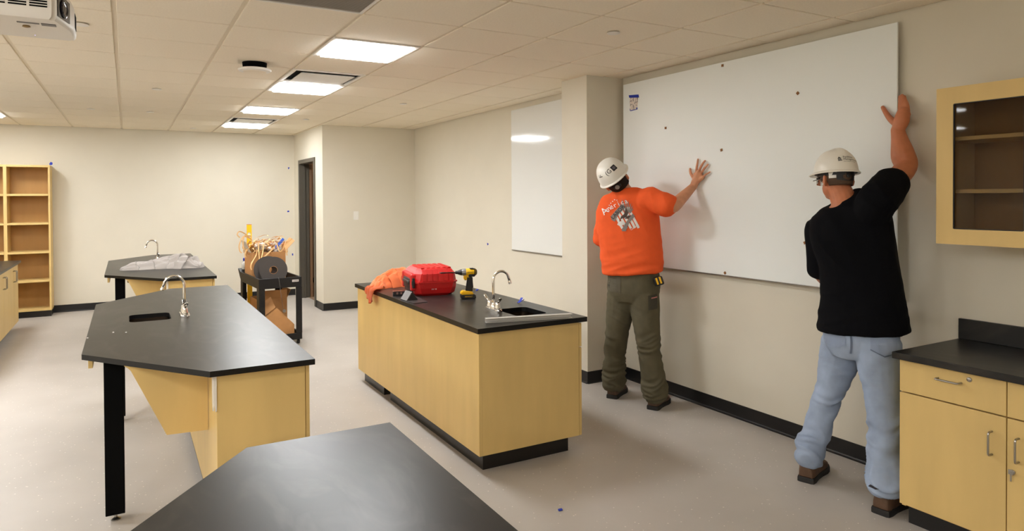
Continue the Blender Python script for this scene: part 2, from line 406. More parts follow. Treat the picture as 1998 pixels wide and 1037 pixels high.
def faucet(loc, rz, label):
    """gooseneck with two wing handles; spout points along local +x"""
    t = thing('faucet', loc, label, 'faucet', 'gooseneck faucets on the lab tops')
    c = Vector(loc)
    bm = BM(); b2 = bmesh.new(); prism(b2, rrect(c.x-.026, c.x+.026, c.y-.085, c.y+.085, .018, 5), c.z, c.z+.022)
    bmesh.ops.bevel(b2, geom=[e for e in b2.edges if all(v.co.z > c.z+.02 for v in e.verts)], offset=.007, segments=3, affect='EDGES')
    merge(bm, b2); b2.free(); obj('base_plate', bm, M_chrome, t, 'auto')
    bm = BM(); lathe(bm, [(.02, .02), (.02, .04), (.014, .05), (.0125, .06), (.0125, .075)], c, 18); obj('collar', bm, M_chrome, t, 'auto')
    bm = BM(); pts = [c+Vector((0, 0, z)) for z in (.06, .12, .18, .205)] + arc(c+Vector((.058, 0, .205)), .058, math.pi, .17*math.pi*0.4, 14, (1, 0, 0), (0, 0, 1))[1:]
    d = (pts[-1]-pts[-2]).normalized(); pts.append(pts[-1]+d*.025)
    tube(bm, pts, .0085, 12); sp = obj('spout', bm, M_chrome, t, True)
    bm = BM(); tube(bm, [pts[-1]-d*.004, pts[-1]+d*.004, pts[-1]+d*.018], [.0085, .0115, .0115], 14); obj('aerator', bm, M_chrome, sp, 'auto')
    for s in (-1, 1):
        q = c + Vector((0, s*.055, 0))
        bm = BM(); lathe(bm, [(.019, .02), (.02, .036), (.015, .048), (.016, .058), (.012, .066)], q, 16)
        v = obj('valve', bm, M_chrome, t, 'auto')
        bm = BM(); k = q+Vector((0, 0, .06)); dv = Vector((-.1, s*.85, .45)).normalized()
        rs = []
        for f, hw, th in ((0, .007, .006), (.018, .006, .005), (.034, .010, .0045), (.052, .013, .0035), (.063, .008, .003)):
            p = k + dv*f + Vector((0, 0, 3*f*f)); u = Vector((0, 0, 1)).cross(dv).normalized(); n = dv.cross(u).normalized()
            rs.append([p + u*hw*math.cos(2*math.pi*i/10) + n*th*math.sin(2*math.pi*i/10) for i in range(10)])
        rings(bm, rs); obj('wing_handle', bm, M_chrome, v, True)
    t.rotation_euler = (0, 0, rz)
    return t
def lock(bm, c, out):
    return lathe(bm, [(.0105, 0), (.0105, .004), (.008, .006), (.0015, .0062), (.0015, .0066)], c, 16, out)

# angular lab tables ------------------------------------------------
def lab_table(y0, label):
    x0, x1 = -.225, .735; L = 3.14
    t = thing('lab_table', (.255, y0+L/2, 0), label, 'table', 'angular black topped lab tables')
    xi, dy = .282, .675
    outer = [(xi, y0), (x1, y0), (x1, y0+L), (xi, y0+L), (x0, y0+L-dy), (x0, y0+dy)]
    sy = y0+1.675
    hole = rrect(-.02, .212, sy-.15, sy+.15, .04)
    bm = BM(); top_with_hole(bm, outer, hole, TOP-.026, TOP)
    edge_black(obj('tabletop', bm, M_epoxy, t))
    bm = BM(); basin(bm, -.024, .216, sy-.154, sy+.154, TOP-.027, .15); obj('sink_basin', bm, M_basin, t, 'auto')
    # base cabinet: open carcass from panels
    a, b = .315, .70; c, d = y0+.055, y0+L-.055; zt = TOP-.027
    bm = BM(); box(bm, a, a+.019, c, d, .10, zt, .001, 1); obj('back_panel', bm, M_maple, t)
    for yy in (c-.003, d-.016):
        bm = BM(); box(bm, a-.002, b, yy, yy+.019, .10, zt, .001, 1); obj('end_panel', bm, M_maple, t)
    bm = BM(); box(bm, a+.019, b, c+.016, d-.016, .10, .118); obj('bottom_panel', bm, M_maple_shaded, t)
    n = 6; wd = (d-c-.006)/n
    for k in range(n):
        p = c + .003 + k*wd
        bm = BM(); box(bm, b+.003, b+.022, p+.0015, p+wd-.0015, .10, zt-.012, .0015, 1)
        dr = obj('door', bm, M_maple, t)
        bm = BM(); bar_pull(bm, (b+.022, p+(wd-.05 if k % 2 == 0 else .05), .62), (0, 0, 1), (1, 0, 0)); obj('handle', bm, M_steel, dr, True)
    bm = BM(); box(bm, a+.02, b-.05, c+.06, d-.06, 0, .10); obj('toe_kick', bm, M_kick, t)
    # tapered bracket panels that carry the knee side of the top
    for yy in (y0+.43, y0+L-.449):
        bm = BM(); pr = [(a-.002, zt), (-.045, zt), (-.03, zt-.012), (-.018, zt-.026), (.13, .468), (a-.002, .462)]
        extrude_poly(bm, [(x, yy, z) for x, z in pr], (0, .019, 0)); obj('support_panel', bm, M_maple, t)
    bm = BM(); box(bm, -.20, -.181, y0+.72, y0+L-.72, zt-.055, zt, .001, 1); obj('apron_rail', bm, M_maple, t)
    for yy in (y0+.66, y0+L-.745):
        bm = BM(); box(bm, -.134, -.049, yy, yy+.085, .038, zt, .003, 2); lg = obj('leg', bm, M_blackmetal, t)
        bm = BM(); lathe(bm, [(.022, 0), (.024, .006), (.010, .012), (.0075, .014), (.0075, .038)], (-.0915, yy+.0425, 0), 16); obj('leveling_foot', bm, M_steel, lg, 'auto')
    bm = BM(); k = y0+.045
    extrude_poly(bm, [(.300, k, zt-.002), (.313, k, zt-.002), (.313, k, .66), (.307, k, .655), (.300, k, .70)], (0, .006, 0))
    extrude_poly(bm, [(.296, k+.006, zt-.002), (.296, k+.03, zt-.002), (.296, k+.024, .69), (.296, k+.006, .66)], (.006, 0, 0))
    tag(obj('corner_bracket', bm, mat('clear_white_plastic', (226, 219, 206), .35), t), 'white plastic corner bracket under the top')
    return t
near = lab_table(-1.035, 'empty black lab table at the bottom edge, plain top without sink in view')
mid = lab_table(3.14, 'black angular lab table with bare sink and faucet, between two others')
far = lab_table(7.09, 'black angular lab table farthest back, with a grey cloth lying on it')
faucet((.289, 4.728, TOP), math.pi, 'chrome gooseneck faucet on the middle lab table, beside the open sink')
faucet((.292, 9.05, TOP), math.pi, 'small distant chrome faucet on the far table behind the grey cloth')

# long island with its own worktop -----------------------------------
ix0, ix1, iy0, iy1 = 1.735, 2.440, 3.415, 5.76
t = thing('island_cabinet', ((ix0+ix1)/2, (iy0+iy1)/2, 0), 'long maple island cabinet under the black top with red case', 'cabinet')
zt = TOP-.030
bm = BM(); box(bm, ix0, ix0+.019, iy0, iy1, .10, zt, .001, 1); obj('side_panel', bm, M_maple, t)
bm = BM(); box(bm, ix0+.0195, ix1, iy0, iy0+.019, .10, zt, .001, 1); obj('end_panel', bm, M_maple, t)
bm = BM(); box(bm, ix0+.0195, ix1, iy1-.019, iy1, .10, zt, .001, 1); obj('end_panel', bm, M_maple, t)
bm = BM(); box(bm, ix0+.0195, ix1, iy0+.0195, iy1-.0195, .10, .118); obj('bottom_panel', bm, M_maple_shaded, t)
n = 5; wd = (iy1-iy0)/n
for k in range(n):
    p = iy0+k*wd
    bm = BM(); box(bm, ix1+.003, ix1+.022, p+.0015, p+wd-.0015, .10, .655, .0015, 1); d = obj('door', bm, M_maple, t)
    bm = BM(); bar_pull(bm, (ix1+.022, p+(wd-.05 if k % 2 == 0 else .05), .58), (0, 0, 1), (1, 0, 0)); obj('handle', bm, M_steel, d, True)
    bm = BM(); box(bm, ix1+.003, ix1+.022, p+.0015, p+wd-.0015, .661, zt-.012, .0015, 1); d = obj('drawer', bm, M_maple, t)
    bm = BM(); bar_pull(bm, (ix1+.022, p+wd/2, .74), (0, 1, 0), (1, 0, 0)); obj('handle', bm, M_steel, d, True)
bm = BM(); box(bm, ix0+.045, ix1-.055, iy0+.045, iy1-.70, 0, .10); obj('toe_kick', bm, M_kick, t)
bm = BM(); box(bm, ix0+.045, ix1-.055, iy1-.55, iy1-.04, 0, .10); obj('toe_kick', bm, M_kick, t)
sx0, sx1, sy0, sy1 = 2.12, 2.35, 3.625, 3.925
bm = BM(); top_with_hole(bm, [(ix0-.02, iy0-.028), (ix1+.045, iy0-.028), (ix1+.045, iy1+.02), (ix0-.02, iy1+.02)], rrect(sx0, sx1, sy0, sy1, .04), TOP-.030, TOP)
tag(edge_black(obj('island_worktop', bm, M_epoxy, None, False, ((ix0+ix1)/2, (iy0+iy1)/2, TOP-.03))), 'glossy black worktop on the long island, red tool case lying on it', 'worktop')
bm = BM(); basin(bm, sx0-.004, sx1+.004, sy0-.004, sy1+.004, TOP-.031, .15)
tag(obj('sink', bm, M_basin, None, 'auto', (2.235, 3.775, TOP-.19)), 'small rectangular steel sink set in the island worktop', 'sink')
faucet((2.075, 3.868, TOP), 0.0, 'chrome gooseneck faucet with wing handles on the island, beside the metal strip')

# base cabinets along the right wall ----------------------------------
def base_unit(y0, y1, label, hinge):
    t = thing('base_cabinet', (3.5, (y0+y1)/2, 0), label, 'cabinet', 'maple base cabinets at the right wall')
    xf, xb, zt = 3.236, XR-.006, TOP-.033
    for a in (y0+.0005, y1-.0195):
        bm = BM(); box(bm, xf+.0005, xb, a, a+.019, .10, zt, .001, 1); obj('side_panel', bm, M_maple, t)
    bm = BM(); box(bm, xf+.01, xb, y0+.02, y1-.02, .10, .119); obj('bottom_panel', bm, M_maple_shaded, t)
    bm = BM(); box(bm, xb-.008, xb, y0+.02, y1-.02, .12, zt); obj('back_panel', bm, M_maple_shaded, t)
    bm = BM(); box(bm, xf+.055, xb-.01, y0+.002, y1-.002, 0, .10); obj('toe_kick', bm, M_kick, t)
    bm = BM(); box(bm, xf-.022, xf-.002, y0+.0015, y1-.0015, .115, .655, .0018, 2); d = obj('door', bm, M_maple, t)
    hy = y0+.055 if hinge > 0 else y1-.045
    bm = BM(); bar_pull(bm, (xf-.022, hy, .532), (0, 0, 1), (-1, 0, 0)); obj('handle', bm, M_steel, d, True)
    if hinge < 0:
        bm = BM(); lock(bm, (xf-.022, y1-.022, .432), (-1, 0, 0)); lk = obj('lock', bm, M_steel, d, 'auto')
        bm = BM(); lathe(bm, [(.003, 0), (.003, .012)], (xf-.028, y1-.022, .432), 8, (-1, 0, 0))
        box(bm, xf-.036, xf-.0345, y1-.030, y1-.012, .424, .444); box(bm, xf-.034, xf-.0325, y1-.024, y1-.018, .395, .43)
        obj('key', bm, M_steel, d)
    bm = BM(); box(bm, xf-.022, xf-.002, y0+.0015, y1-.0015, .661, zt-.006, .0018, 2); d = obj('drawer', bm, M_maple, t)
    bm = BM(); bar_pull(bm, (xf-.022, (y0+y1)/2, .762), (0, 1, 0), (-1, 0, 0)); obj('handle', bm, M_steel, d, True)
    bm = BM(); lock(bm, (xf-.022, (y0+y1)/2-.083, .785), (-1, 0, 0)); obj('lock', bm, M_steel, d, 'auto')
    return t
base_unit(1.388, 1.845, 'maple base cabinet with one drawer beside the man in the black shirt', 1)
base_unit(.93, 1.387, 'maple base cabinet cut off by the right edge, key in its lock', -1)
bm = BM(); box(bm, 3.178, XR-.006, .9, 1.862, TOP-.032, TOP, .003, 2); t = obj('counter_worktop', bm, M_epoxy, None, False, (3.48, 1.38, TOP-.032))
tag(t, 'black countertop with backsplash on the right wall cabinets', 'worktop')
bm = BM(); box(bm, XR-.026, XR-.006, .9, 1.862, TOP+.0005, TOP+.106, .002, 2); obj('backsplash', bm, M_epoxy, t)
# wall cabinet with glass doors
wx0, wz0, wz1 = 3.485, 1.363, 2.128
t = thing('wall_cabinet', (3.64, 1.35, wz0), 'maple wall cabinet with glass door hung above the black counter', 'cabinet')
wy0, wy1 = .90, 1.812; xb = XR-.004
for a in (wy0, wy1-.019):
    bm = BM(); box(bm, wx0, xb, a, a+.019, wz0, wz1, .001, 1); obj('side_panel', bm, M_maple, t)
bm = BM(); box(bm, wx0, xb, wy0+.0195, wy1-.0195, wz1-.019, wz1); obj('top_panel', bm, M_maple, t)
bm = BM(); box(bm, wx0, xb, wy0+.0195, wy1-.0195, wz0, wz0+.019); obj('bottom_panel', bm, M_maple, t)
bm = BM(); box(bm, xb-.008, xb, wy0+.0195, wy1-.0195, wz0+.02, wz1-.02); obj('back_panel', bm, M_maple_shaded, t)
for z in (1.612, 1.868):
    bm = BM(); box(bm, wx0+.02, xb-.009, wy0+.02, wy1-.02, z, z+.019, .001, 1); obj('shelf', bm, M_maple, t)
def glassmat():
    m = bpy.data.materials.new('cabinet_glass'); m.use_nodes = True; nt = m.node_tree; nt.nodes.clear()
    o = nt.nodes.new('ShaderNodeOutputMaterial'); mx = nt.nodes.new('ShaderNodeMixShader'); tr = nt.nodes.new('ShaderNodeBsdfTransparent'); gl = nt.nodes.new('ShaderNodeBsdfGlossy')
    fr = nt.nodes.new('ShaderNodeFresnel'); fr.inputs['IOR'].default_value = 1.25
    tr.inputs[0].default_value = (.80, .77, .73, 1); gl.inputs['Roughness'].default_value = .03
    nt.links.new(fr.outputs[0], mx.inputs[0]); nt.links.new(tr.outputs[0], mx.inputs[1]); nt.links.new(gl.outputs[0], mx.inputs[2]); nt.links.new(mx.outputs[0], o.inputs[0]); return m
M_glass = glassmat()
for k, (a, b) in enumerate(((1.357, 1.811), (.901, 1.355))):
    bm = BM(); g0, g1, h0, h1 = a+.077, b-.077, wz0+.075, wz1-.082
    hole = rrect(g0, g1, h0, h1, .006, 3)
    b2 = bmesh.new(); top_with_hole(b2, [(a, wz0+.001), (b, wz0+.001), (b, wz1-.001), (a, wz1-.001)], hole, 0, .02)
    M = Matrix(((0, 0, 1, wx0-.0215), (1, 0, 0, 0), (0, 1, 0, 0), (0, 0, 0, 1))); merge(bm, b2, M); b2.free()
    d = obj('glass_door', bm, M_maple, t)
    bm = BM(); box(bm, wx0-.010, wx0-.006, g0, g1, h0, h1); obj('pane', bm, M_glass, d)
    bm = BM(); hole2 = rrect(g0+.004, g1-.004, h0+.004, h1-.004, .004, 3)
    b2 = bmesh.new(); top_with_hole(b2, rrect(g0, g1, h0, h1, .006, 3), hole2, 0, .008); M = Matrix(((0, 0, 1, wx0-.019), (1, 0, 0, 0), (0, 1, 0, 0), (0, 0, 0, 1))); merge(bm, b2, M); b2.free()
    obj('gasket', bm, M_black, d)

# open bookcase against the back wall ----------------------------------
by0, by1 = 11.10, YB-.006; bz0, bz1 = .085, 2.075
t = thing('bookcase', (-1.43, 11.27, 0), 'tall open maple bookcase with empty shelves against the back wall', 'bookcase')
xs = [-.935, -1.435, -1.935]
for k, x in enumerate(xs):
    if k == 1: bm = BM(); box(bm, x-.019, x+.019, by0, by1, bz0, bz1, .001, 1)
    else: bm = BM(); box(bm, x-.022 if k == 0 else x, x if k == 0 else x+.022, by0, by1, bz0, bz1, .001, 1)
    obj('upright', bm, M_maple, t)
zz = [bz0+(bz1-.028-bz0)*k/5 for k in range(6)]
for k, (a, b) in enumerate(((-1.416, -.957), (-1.913, -1.454))):
    for z in zz:
        bm = BM(); box(bm, a+.0005, b-.0005, by0+.002, by1-.008, z, z+.028, .001, 1); obj('shelf', bm, M_maple, t)
bm = BM(); box(bm, -1.913, -.957, by1-.007, by1, bz0, bz1); obj('back_panel', bm, M_maple_shaded, t)
bm = BM(); box(bm, -1.93, -.94, by0+.02, by1, 0, bz0); obj('toe_kick', bm, M_kick, t)
# peninsula cabinets at the left edge
cx1 = -1.205; cy1 = 10.22; n = 4; wd = .762
t = thing('peninsula_cabinet', (-1.5, cy1-n*wd/2, 0), 'run of maple cabinets with paired doors at the left edge', 'cabinet')
bm = BM(); box(bm, -1.80, cx1-.0225, cy1-n*wd, cy1, .10, TOP-.03, .001, 1); obj('carcass', bm, M_maple, t)
for k in range(n):
    for s in (0, 1):
        p = cy1-(k+1)*wd+s*wd/2
        bm = BM(); box(bm, cx1-.021, cx1, p+.0015, p+wd/2-.0015, .10, TOP-.036, .0015, 1); d = obj('door', bm, M_maple, t)
        bm = BM(); bar_pull(bm, (cx1, p+(wd/2-.035 if s == 0 else .035), .69), (0, 0, 1), (1, 0, 0), .128); obj('handle', bm, M_steel, d, True)
bm = BM(); box(bm, -1.76, cx1-.075, cy1-n*wd+.05, cy1-.02, 0, .10); obj('toe_kick', bm, M_kick, t)
bm = BM(); box(bm, -1.83, cx1+.03, cy1-n*wd-.02, cy1+.03, TOP-.0295, TOP, .003, 2)
tag(obj('peninsula_worktop', bm, M_epoxy, None, False, (-1.5, cy1-n*wd/2, TOP-.03)), 'dark grey worktop on the cabinets at the left edge', 'worktop')

# whiteboards ----------------------------------------------------------
WX = 3.752
t = thing('large_whiteboard', (WX, 3.39, 1.03), 'large white glass board held against the wall by the two men', 'whiteboard')
bm = BM(); box(bm, WX, WX+.012, 2.178, 4.585, 1.028, 2.577, .002, 2); obj('panel', bm, M_board, t)
bm = BM()
for z in (1.06, 2.545): box(bm, WX+.0125, WX+.030, 2.30, 4.50, z-.02, z+.02)
obj('mounting_rail', bm, M_steel, t)
bm = BM(); box(bm, WX-.006, WX+.016, 2.19, 4.583, 1.0205, 1.0275); obj('bottom_channel', bm, M_steel, t)
for u, v, rot in ((1410, 128, 45), (1557, 182, 5), (1299, 250, 45), (1408, 293, 30), (1415, 533, 0), (1571, 474, 20)):
    p = atx(u, v, WX); bm = BM(); s = .0125
    extrude_poly(bm, [(WX-.0005, p.y+s*math.cos(R(rot+90*k)), p.z+s*math.sin(R(rot+90*k))) for k in range(4)], (-.004, 0, 0))
    extrude_poly(bm, [(WX-.0045, p.y+s*.6*math.cos(R(rot+90*k)), p.z+s*.6*math.sin(R(rot+90*k))) for k in range(4)], (-.001, 0, 0))
    obj('cork_pad', bm, mat('cork', (142, 96, 52), .8, noise_amt=.3, noise_scale=300), t)
def card_mat():
    m = mat('printed_card', (226, 214, 204), .6); nt = m.node_tree; b = nt.nodes['Principled BSDF']
    tc = nt.nodes.new('ShaderNodeTexCoord'); n = nt.nodes.new('ShaderNodeTexNoise'); n.inputs['Scale'].default_value = 60
    nt.links.new(tc.outputs['Object'], n.inputs['Vector']); r = nt.nodes.new('ShaderNodeValToRGB')
    r.color_ramp.elements[0].position = .38; r.color_ramp.elements[0].color = (*lin((150, 140, 135)), 1)
    r.color_ramp.elements[1].position = .5; r.color_ramp.elements[1].color = (*lin((228, 218, 208)), 1)
    e = r.color_ramp.elements.new(.66); e.color = (*lin((232, 220, 208)), 1); e = r.color_ramp.elements.new(.75); e.color = (*lin((208, 120, 100)), 1)
    nt.links.new(n.outputs['Fac'], r.inputs[0]); nt.links.new(r.outputs[0], b.inputs['Base Color']); return m
def on_board(name, pts, m, th=.0006, parent=None, x=WX):
    P = [atx(u, v, x) for u, v in pts]; bm = BM(); extrude_poly(bm, [(x-.0004, p.y, p.z) for p in P], (-th, 0, 0)); return obj(name, bm, m, parent)
lab = on_board('label_card', [(1228.5, 190), (1245, 190), (1243.5, 214), (1229.5, 216)], card_mat(), .0008, t)
on_board('tape_strip', [(1227, 186), (1246, 184.5), (1247, 190.5), (1228, 191)], M_blue, .0016, t)
on_board('tape_strip', [(1229, 212), (1230.5, 215.5), (1242, 213), (1242, 209.5), (1243.8, 210), (1244, 213.5), (1231, 217), (1229.5, 216.5)], M_blue, .0016, t)
t = thing('small_whiteboard', (XR-.012, 5.8, 1.01), 'narrow white glass board on the far wall left of the pillar', 'whiteboard')
bm = BM(); box(bm, XR-.016, XR-.006, 5.06, 6.605, 1.01, 2.585, .0015, 2); obj('panel', bm, M_gboard, t)
bm = BM(); box(bm, XR-.018, XR-.002, 5.06, 6.605, 1.000, 1.009); obj('bottom_channel', bm, M_steel, t)
# light switch and scraps of tape on the walls
p = aty(694.5, 421, YN)
t = thing('light_switch', (p.x, YN-.004, p.z), 'white light switch plate on the alcove wall', 'switch')
bm = BM(); box(bm, p.x-.038, p.x+.038, YN-.007, YN-.0005, p.z-.062, p.z+.062, .003, 2); obj('wall_plate', bm, M_white, t)
bm = BM(); box(bm, p.x-.017, p.x+.017, YN-.012, YN-.007, p.z-.034, p.z+.034, .002, 2); obj('rocker', bm, M_white, t)
def scrap(pts, plane, val, label):
    P = [(aty if plane == 'y' else atx)(u, v, val) for u, v in pts]; c = sum(P, Vector())/len(P)
    bm = BM(); n = Vector((0, -1, 0)) if plane == 'y' else Vector((-1, 0, 0))
    extrude_poly(bm, [q+n*.0006 for q in P], n*.0012)
    tag(obj('tape_scrap', bm, M_blue, None, False, c), label, 'tape', 'scraps of blue painter tape on the walls')
scrap([(96, 320), (99, 316), (103, 318), (102, 322), (97, 322.5)], 'y', YB, 'scrap of blue tape at the top corner of the bookcase')
scrap([(561.5, 327), (565, 326.5), (564.5, 329), (562.5, 331)], 'y', YB, 'scrap of blue tape high on the back wall beside the doorway corner')
scrap([(560, 412), (564, 411), (564.5, 414), (561, 414.5)], 'y', YB, 'scrap of blue tape at mid height on the back wall beside the doorway')
scrap([(569.5, 495), (572, 495), (572, 499), (570, 499)], 'y', YB, 'tiny blue tape mark low on the wall behind the cart')
scrap([(950.5, 474), (953.5, 476), (952.5, 478.5), (951, 479)], 'x', XR, 'small blue tape scrap on the wall left of the narrow whiteboard')
# projector ------------------------------------------------------------
pz0, pz1 = 2.180, 2.288; px0, px1, py0, py1 = -.625, -.178, 2.54, 2.865
t = thing('projector', (-.38, 2.7, pz0), 'white ceiling projector with black vents at the top left corner', 'projector')
KC = (.040, .165)       # the lens corner is cut off at a slant
foot_ = [(px0, py0), (px1-KC[0], py0), (px1, py0+KC[1]), (px1, py1), (px0, py1)]
cxm, cym = (px0+px1)/2, (py0+py1)/2
sec = lambda s, z: [((x-cxm)*s+cxm, (y-cym)*s+cym, z) for x, y in foot_]
M_projw = mat('projector_white', (226, 220, 210), .4)
b2 = bmesh.new(); rings(b2, [sec(.965, pz0), sec(.992, pz0+.007), sec(1, pz0+.022), sec(1, pz1-.022), sec(.96, pz1)])
bmesh.ops.recalc_face_normals(b2, faces=b2.faces[:]); bmesh.ops.bevel(b2, geom=[e for e in b2.edges if abs(e.verts[0].co.z-e.verts[1].co.z) > .003], offset=.010, segments=3, affect='EDGES')
bm = BM(); merge(bm, b2); b2.free(); obj('body', bm, M_projw, t, 'auto')
for k in range(4):
    bm = BM(); a = px0+.175+k*.0545
    for q in range(8): box(bm, a, a+.047, py0-.0015, py0+.002, pz0+.036+.0082*q, pz0+.0405+.0082*q)
    o = obj('vent_slots', bm, M_dark, t); o['kind'] = 'stuff'
bm = BM()
for q in range(7):
    for k in range(11): box(bm, px0+.085+k*.0065, px0+.089+k*.0065, py0-.0015, py0+.002, pz0+.040+.008*q, pz0+.044+.008*q)
o = obj('speaker_holes', bm, M_dark, t); o['kind'] = 'stuff'
cd_ = Vector((KC[0], KC[1], 0)).normalized(); cn_ = Vector((cd_.y, -cd_.x, 0)); c0 = Vector((px1-KC[0], py0, 0)); CLn = Vector((KC[0], KC[1], 0)).length
bm = BM(); extrude_poly(bm, [c0+cd_*(CLn*.10)+Vector((0, 0, pz0+.018)), c0+cd_*(CLn*.74)+Vector((0, 0, pz0+.018)), c0+cd_*(CLn*.74)+Vector((0, 0, pz1-.022)), c0+cd_*(CLn*.10)+Vector((0, 0, pz1-.014))], cn_*.0025)
w_ = obj('lens_window', bm, mat('lens_black', (14, 13, 15), .12), t)
bm = BM(); lathe(bm, [(.030, .0025), (.030, .006), (.024, .008), (.018, .005), (.008, .0065)], c0+cd_*(CLn*.40)+Vector((0, 0, pz0+.052)), 24, cn_); obj('lens', bm, mat('lens_glass', (40, 36, 44), .05), w_, 'auto')
bm = BM()
for q in range(14): box(bm, px1-.001, px1+.0012, py1-.105+q*.005, py1-.1025+q*.005, pz0+.028, pz1-.030)
o = obj('end_vent', bm, M_dark, t); o['kind'] = 'stuff'
bm = BM(); box(bm, px0+.12, px1-.05, py0+.08, py1-.05, pz1+.0005, pz1+.03, .008, 2); box(bm, px0+.19, px1-.12, py0+.12, py1-.1, pz1+.03, pz1+.06, .006, 2)
lathe(bm, [(.022, 0), (.022, CZ-.006-pz1-.06), (.06, CZ-.006-pz1-.06), (.06, CZ-.005-pz1-.058)], (-.38, 2.71, pz1+.06), 16)
tube(bm, [(px1-.10, py0+.10, pz1+.03), (px1-.04, py0+.16, pz1+.035), (px1-.02, py0+.20, pz1+.02)], .011, 8); obj('ceiling_mount', bm, M_blackmetal, t, 'auto')
bm = BM()
for x, y in ((px1-.13, py0+.13), (px1-.34, py0+.12)): lathe(bm, [(.010, 0), (.012, -.004), (.006, -.006)], (x, y, pz0), 12)
obj('foot', bm, mat('brass', (140, 112, 62), .5), t, 'auto')
bm = BM(); box(bm, px1-.15, px1-.09, py0+.075, py0+.085, pz0-.0025, pz0); box(bm, px1-.085, px1-.045, py0+.07, py0+.10, pz0-.002, pz0); obj('bottom_latch', bm, mat('grey_plastic', (120, 116, 112), .5), t)
bm = BM(); lathe(bm, [(.0018, -.001), (.0018, 0)], (px1-.12, py1-.05, pz0), 8); obj('indicator', bm, emit('led', (.35, .3, 1), 1.5), t)
# ------------------------------------------------------------------ small things
def text_bm(s, size, align='CENTER', extrude=0.0):
    cu = bpy.data.curves.new('t', 'FONT'); cu.body = s; cu.size = size; cu.align_x = align; cu.align_y = 'CENTER'; cu.extrude = extrude; cu.resolution_u = 2
    o = bpy.data.objects.new('t', cu); me = o.to_mesh(); bm = BM(); bm.from_mesh(me); o.to_mesh_clear(); bpy.data.objects.remove(o); bpy.data.curves.remove(cu)
    return bm
def text_on(name, s, size, org, right, up, m, parent, lift=.0008):
    """flat lettering on a surface"""
    right, up, org = Vector(right).normalized(), Vector(up).normalized(), Vector(org); n = right.cross(up)
    bm = text_bm(s, size); M = Matrix((right, up, n)).transposed().to_4x4(); M.translation = org + n*lift
    bmesh.ops.transform(bm, matrix=M, verts=bm.verts[:]); return obj(name, bm, m, parent)
def local(o, a):
    """frame at o turned by a about z: returns placer (x, y, z) -> room point"""
    o = Vector(o); u = Vector((math.cos(a), math.sin(a), 0)); v = Vector((-math.sin(a), math.cos(a), 0))
    return (lambda x, y, z: o + u*x + v*y + Vector((0, 0, z))), u, v
def lbox(bm, L, x0, x1, y0, y1, z0, z1, bev=0.0):
    b = bmesh.new(); box(b, x0, x1, y0, y1, z0, z1, bev)
    for q in b.verts: q.co = L(*q.co)
    merge(bm, b); b.free(); return bm
def ntex(p, s, seed=0): return noise.noise(Vector(p)*s + Vector((seed*7.3, seed*3.1, seed*1.7)))
def rag(name, spine, m, label, seed, nw=44, parent=None, zfloor=None, amp=.5):
    """crumpled cloth: spine of (point, half width, height); the cross section is a low folded mound"""
    bm = BM(); n = len(spine); N = 60; rs = []
    def lerp(t):
        f = t*(n-1); i = min(int(f), n-2); k = f-i; k = k*k*(3-2*k)
        a, b = spine[i], spine[i+1]
        return Vector(a[0]).lerp(Vector(b[0]), k), a[1]+(b[1]-a[1])*k, a[2]+(b[2]-a[2])*k
    top, bot = [], []
    for i in range(N+1):
        t = i/N; p, wd, h = lerp(t); q, _, _ = lerp(min(1, t+.02)); q0, _, _ = lerp(max(0, t-.02))
        d = (q-q0); d.z = 0; d = d.normalized() if d.length > 1e-6 else Vector((1, 0, 0)); s = Vector((-d.y, d.x, 0))
        endf = min(1, t*9, (1-t)*9)**.5
        row, rowb = [], []
        for j in range(nw+1):
            a = -1+2*j/nw
            wob = 1+.28*ntex((t*6, a > 0, 0), 1.3, seed)
            base = p + s*wd*a*wob*endf + d*.012*ntex((t*10, a*3, 0), 1.5, seed+4)
            prof = max(0, 1-abs(a)**2.4)
            r = 1-abs(ntex((t*4.2+a*.9, a*1.6-t*2, 0), 1.3, seed))*2.2
            r2 = 1-abs(ntex((t*9-a*2, a*2.4+t*3, 3), 1.1, seed+2))*2
            z = h*prof*endf*(.70+amp*.62*max(-.6, min(r, .7))+amp*.34*max(-.6, min(r2, .7))) + .004
            z = max(z, .004)
            row.append(base+Vector((0, 0, z))); rowb.append(base)
        top.append(row); bot.append(rowb)
    V = [[bm.verts.new(p) for p in r] for r in top]
    W = [[bm.verts.new(p) if 0 < j < nw and 0 < i < N else None for j, p in enumerate(r)] for i, r in enumerate(bot)]
    for i in range(N+1):
        for j in range(nw+1):
            if W[i][j] is None: W[i][j] = bm.verts.new(bot[i][j])
    for i in range(N):
        for j in range(nw):
            bm.faces.new((V[i][j], V[i+1][j], V[i+1][j+1], V[i][j+1]))
    for i in range(N):
        bm.faces.new((V[i][0], W[i][0], W[i+1][0], V[i+1][0])); bm.faces.new((V[i][nw], V[i+1][nw], W[i+1][nw], W[i][nw]))
    for j in range(nw):
        bm.faces.new((V[0][j], V[0][j+1], W[0][j+1], W[0][j])); bm.faces.new((V[N][j], W[N][j], W[N][j+1], V[N][j+1]))
    c = sum((Vector(s[0]) for s in spine), Vector())/n
    bmesh.ops.delete(bm, geom=[v for v in bm.verts if not v.link_faces], context='VERTS')
    return obj(name, bm, m, parent, True, c if not parent else None)

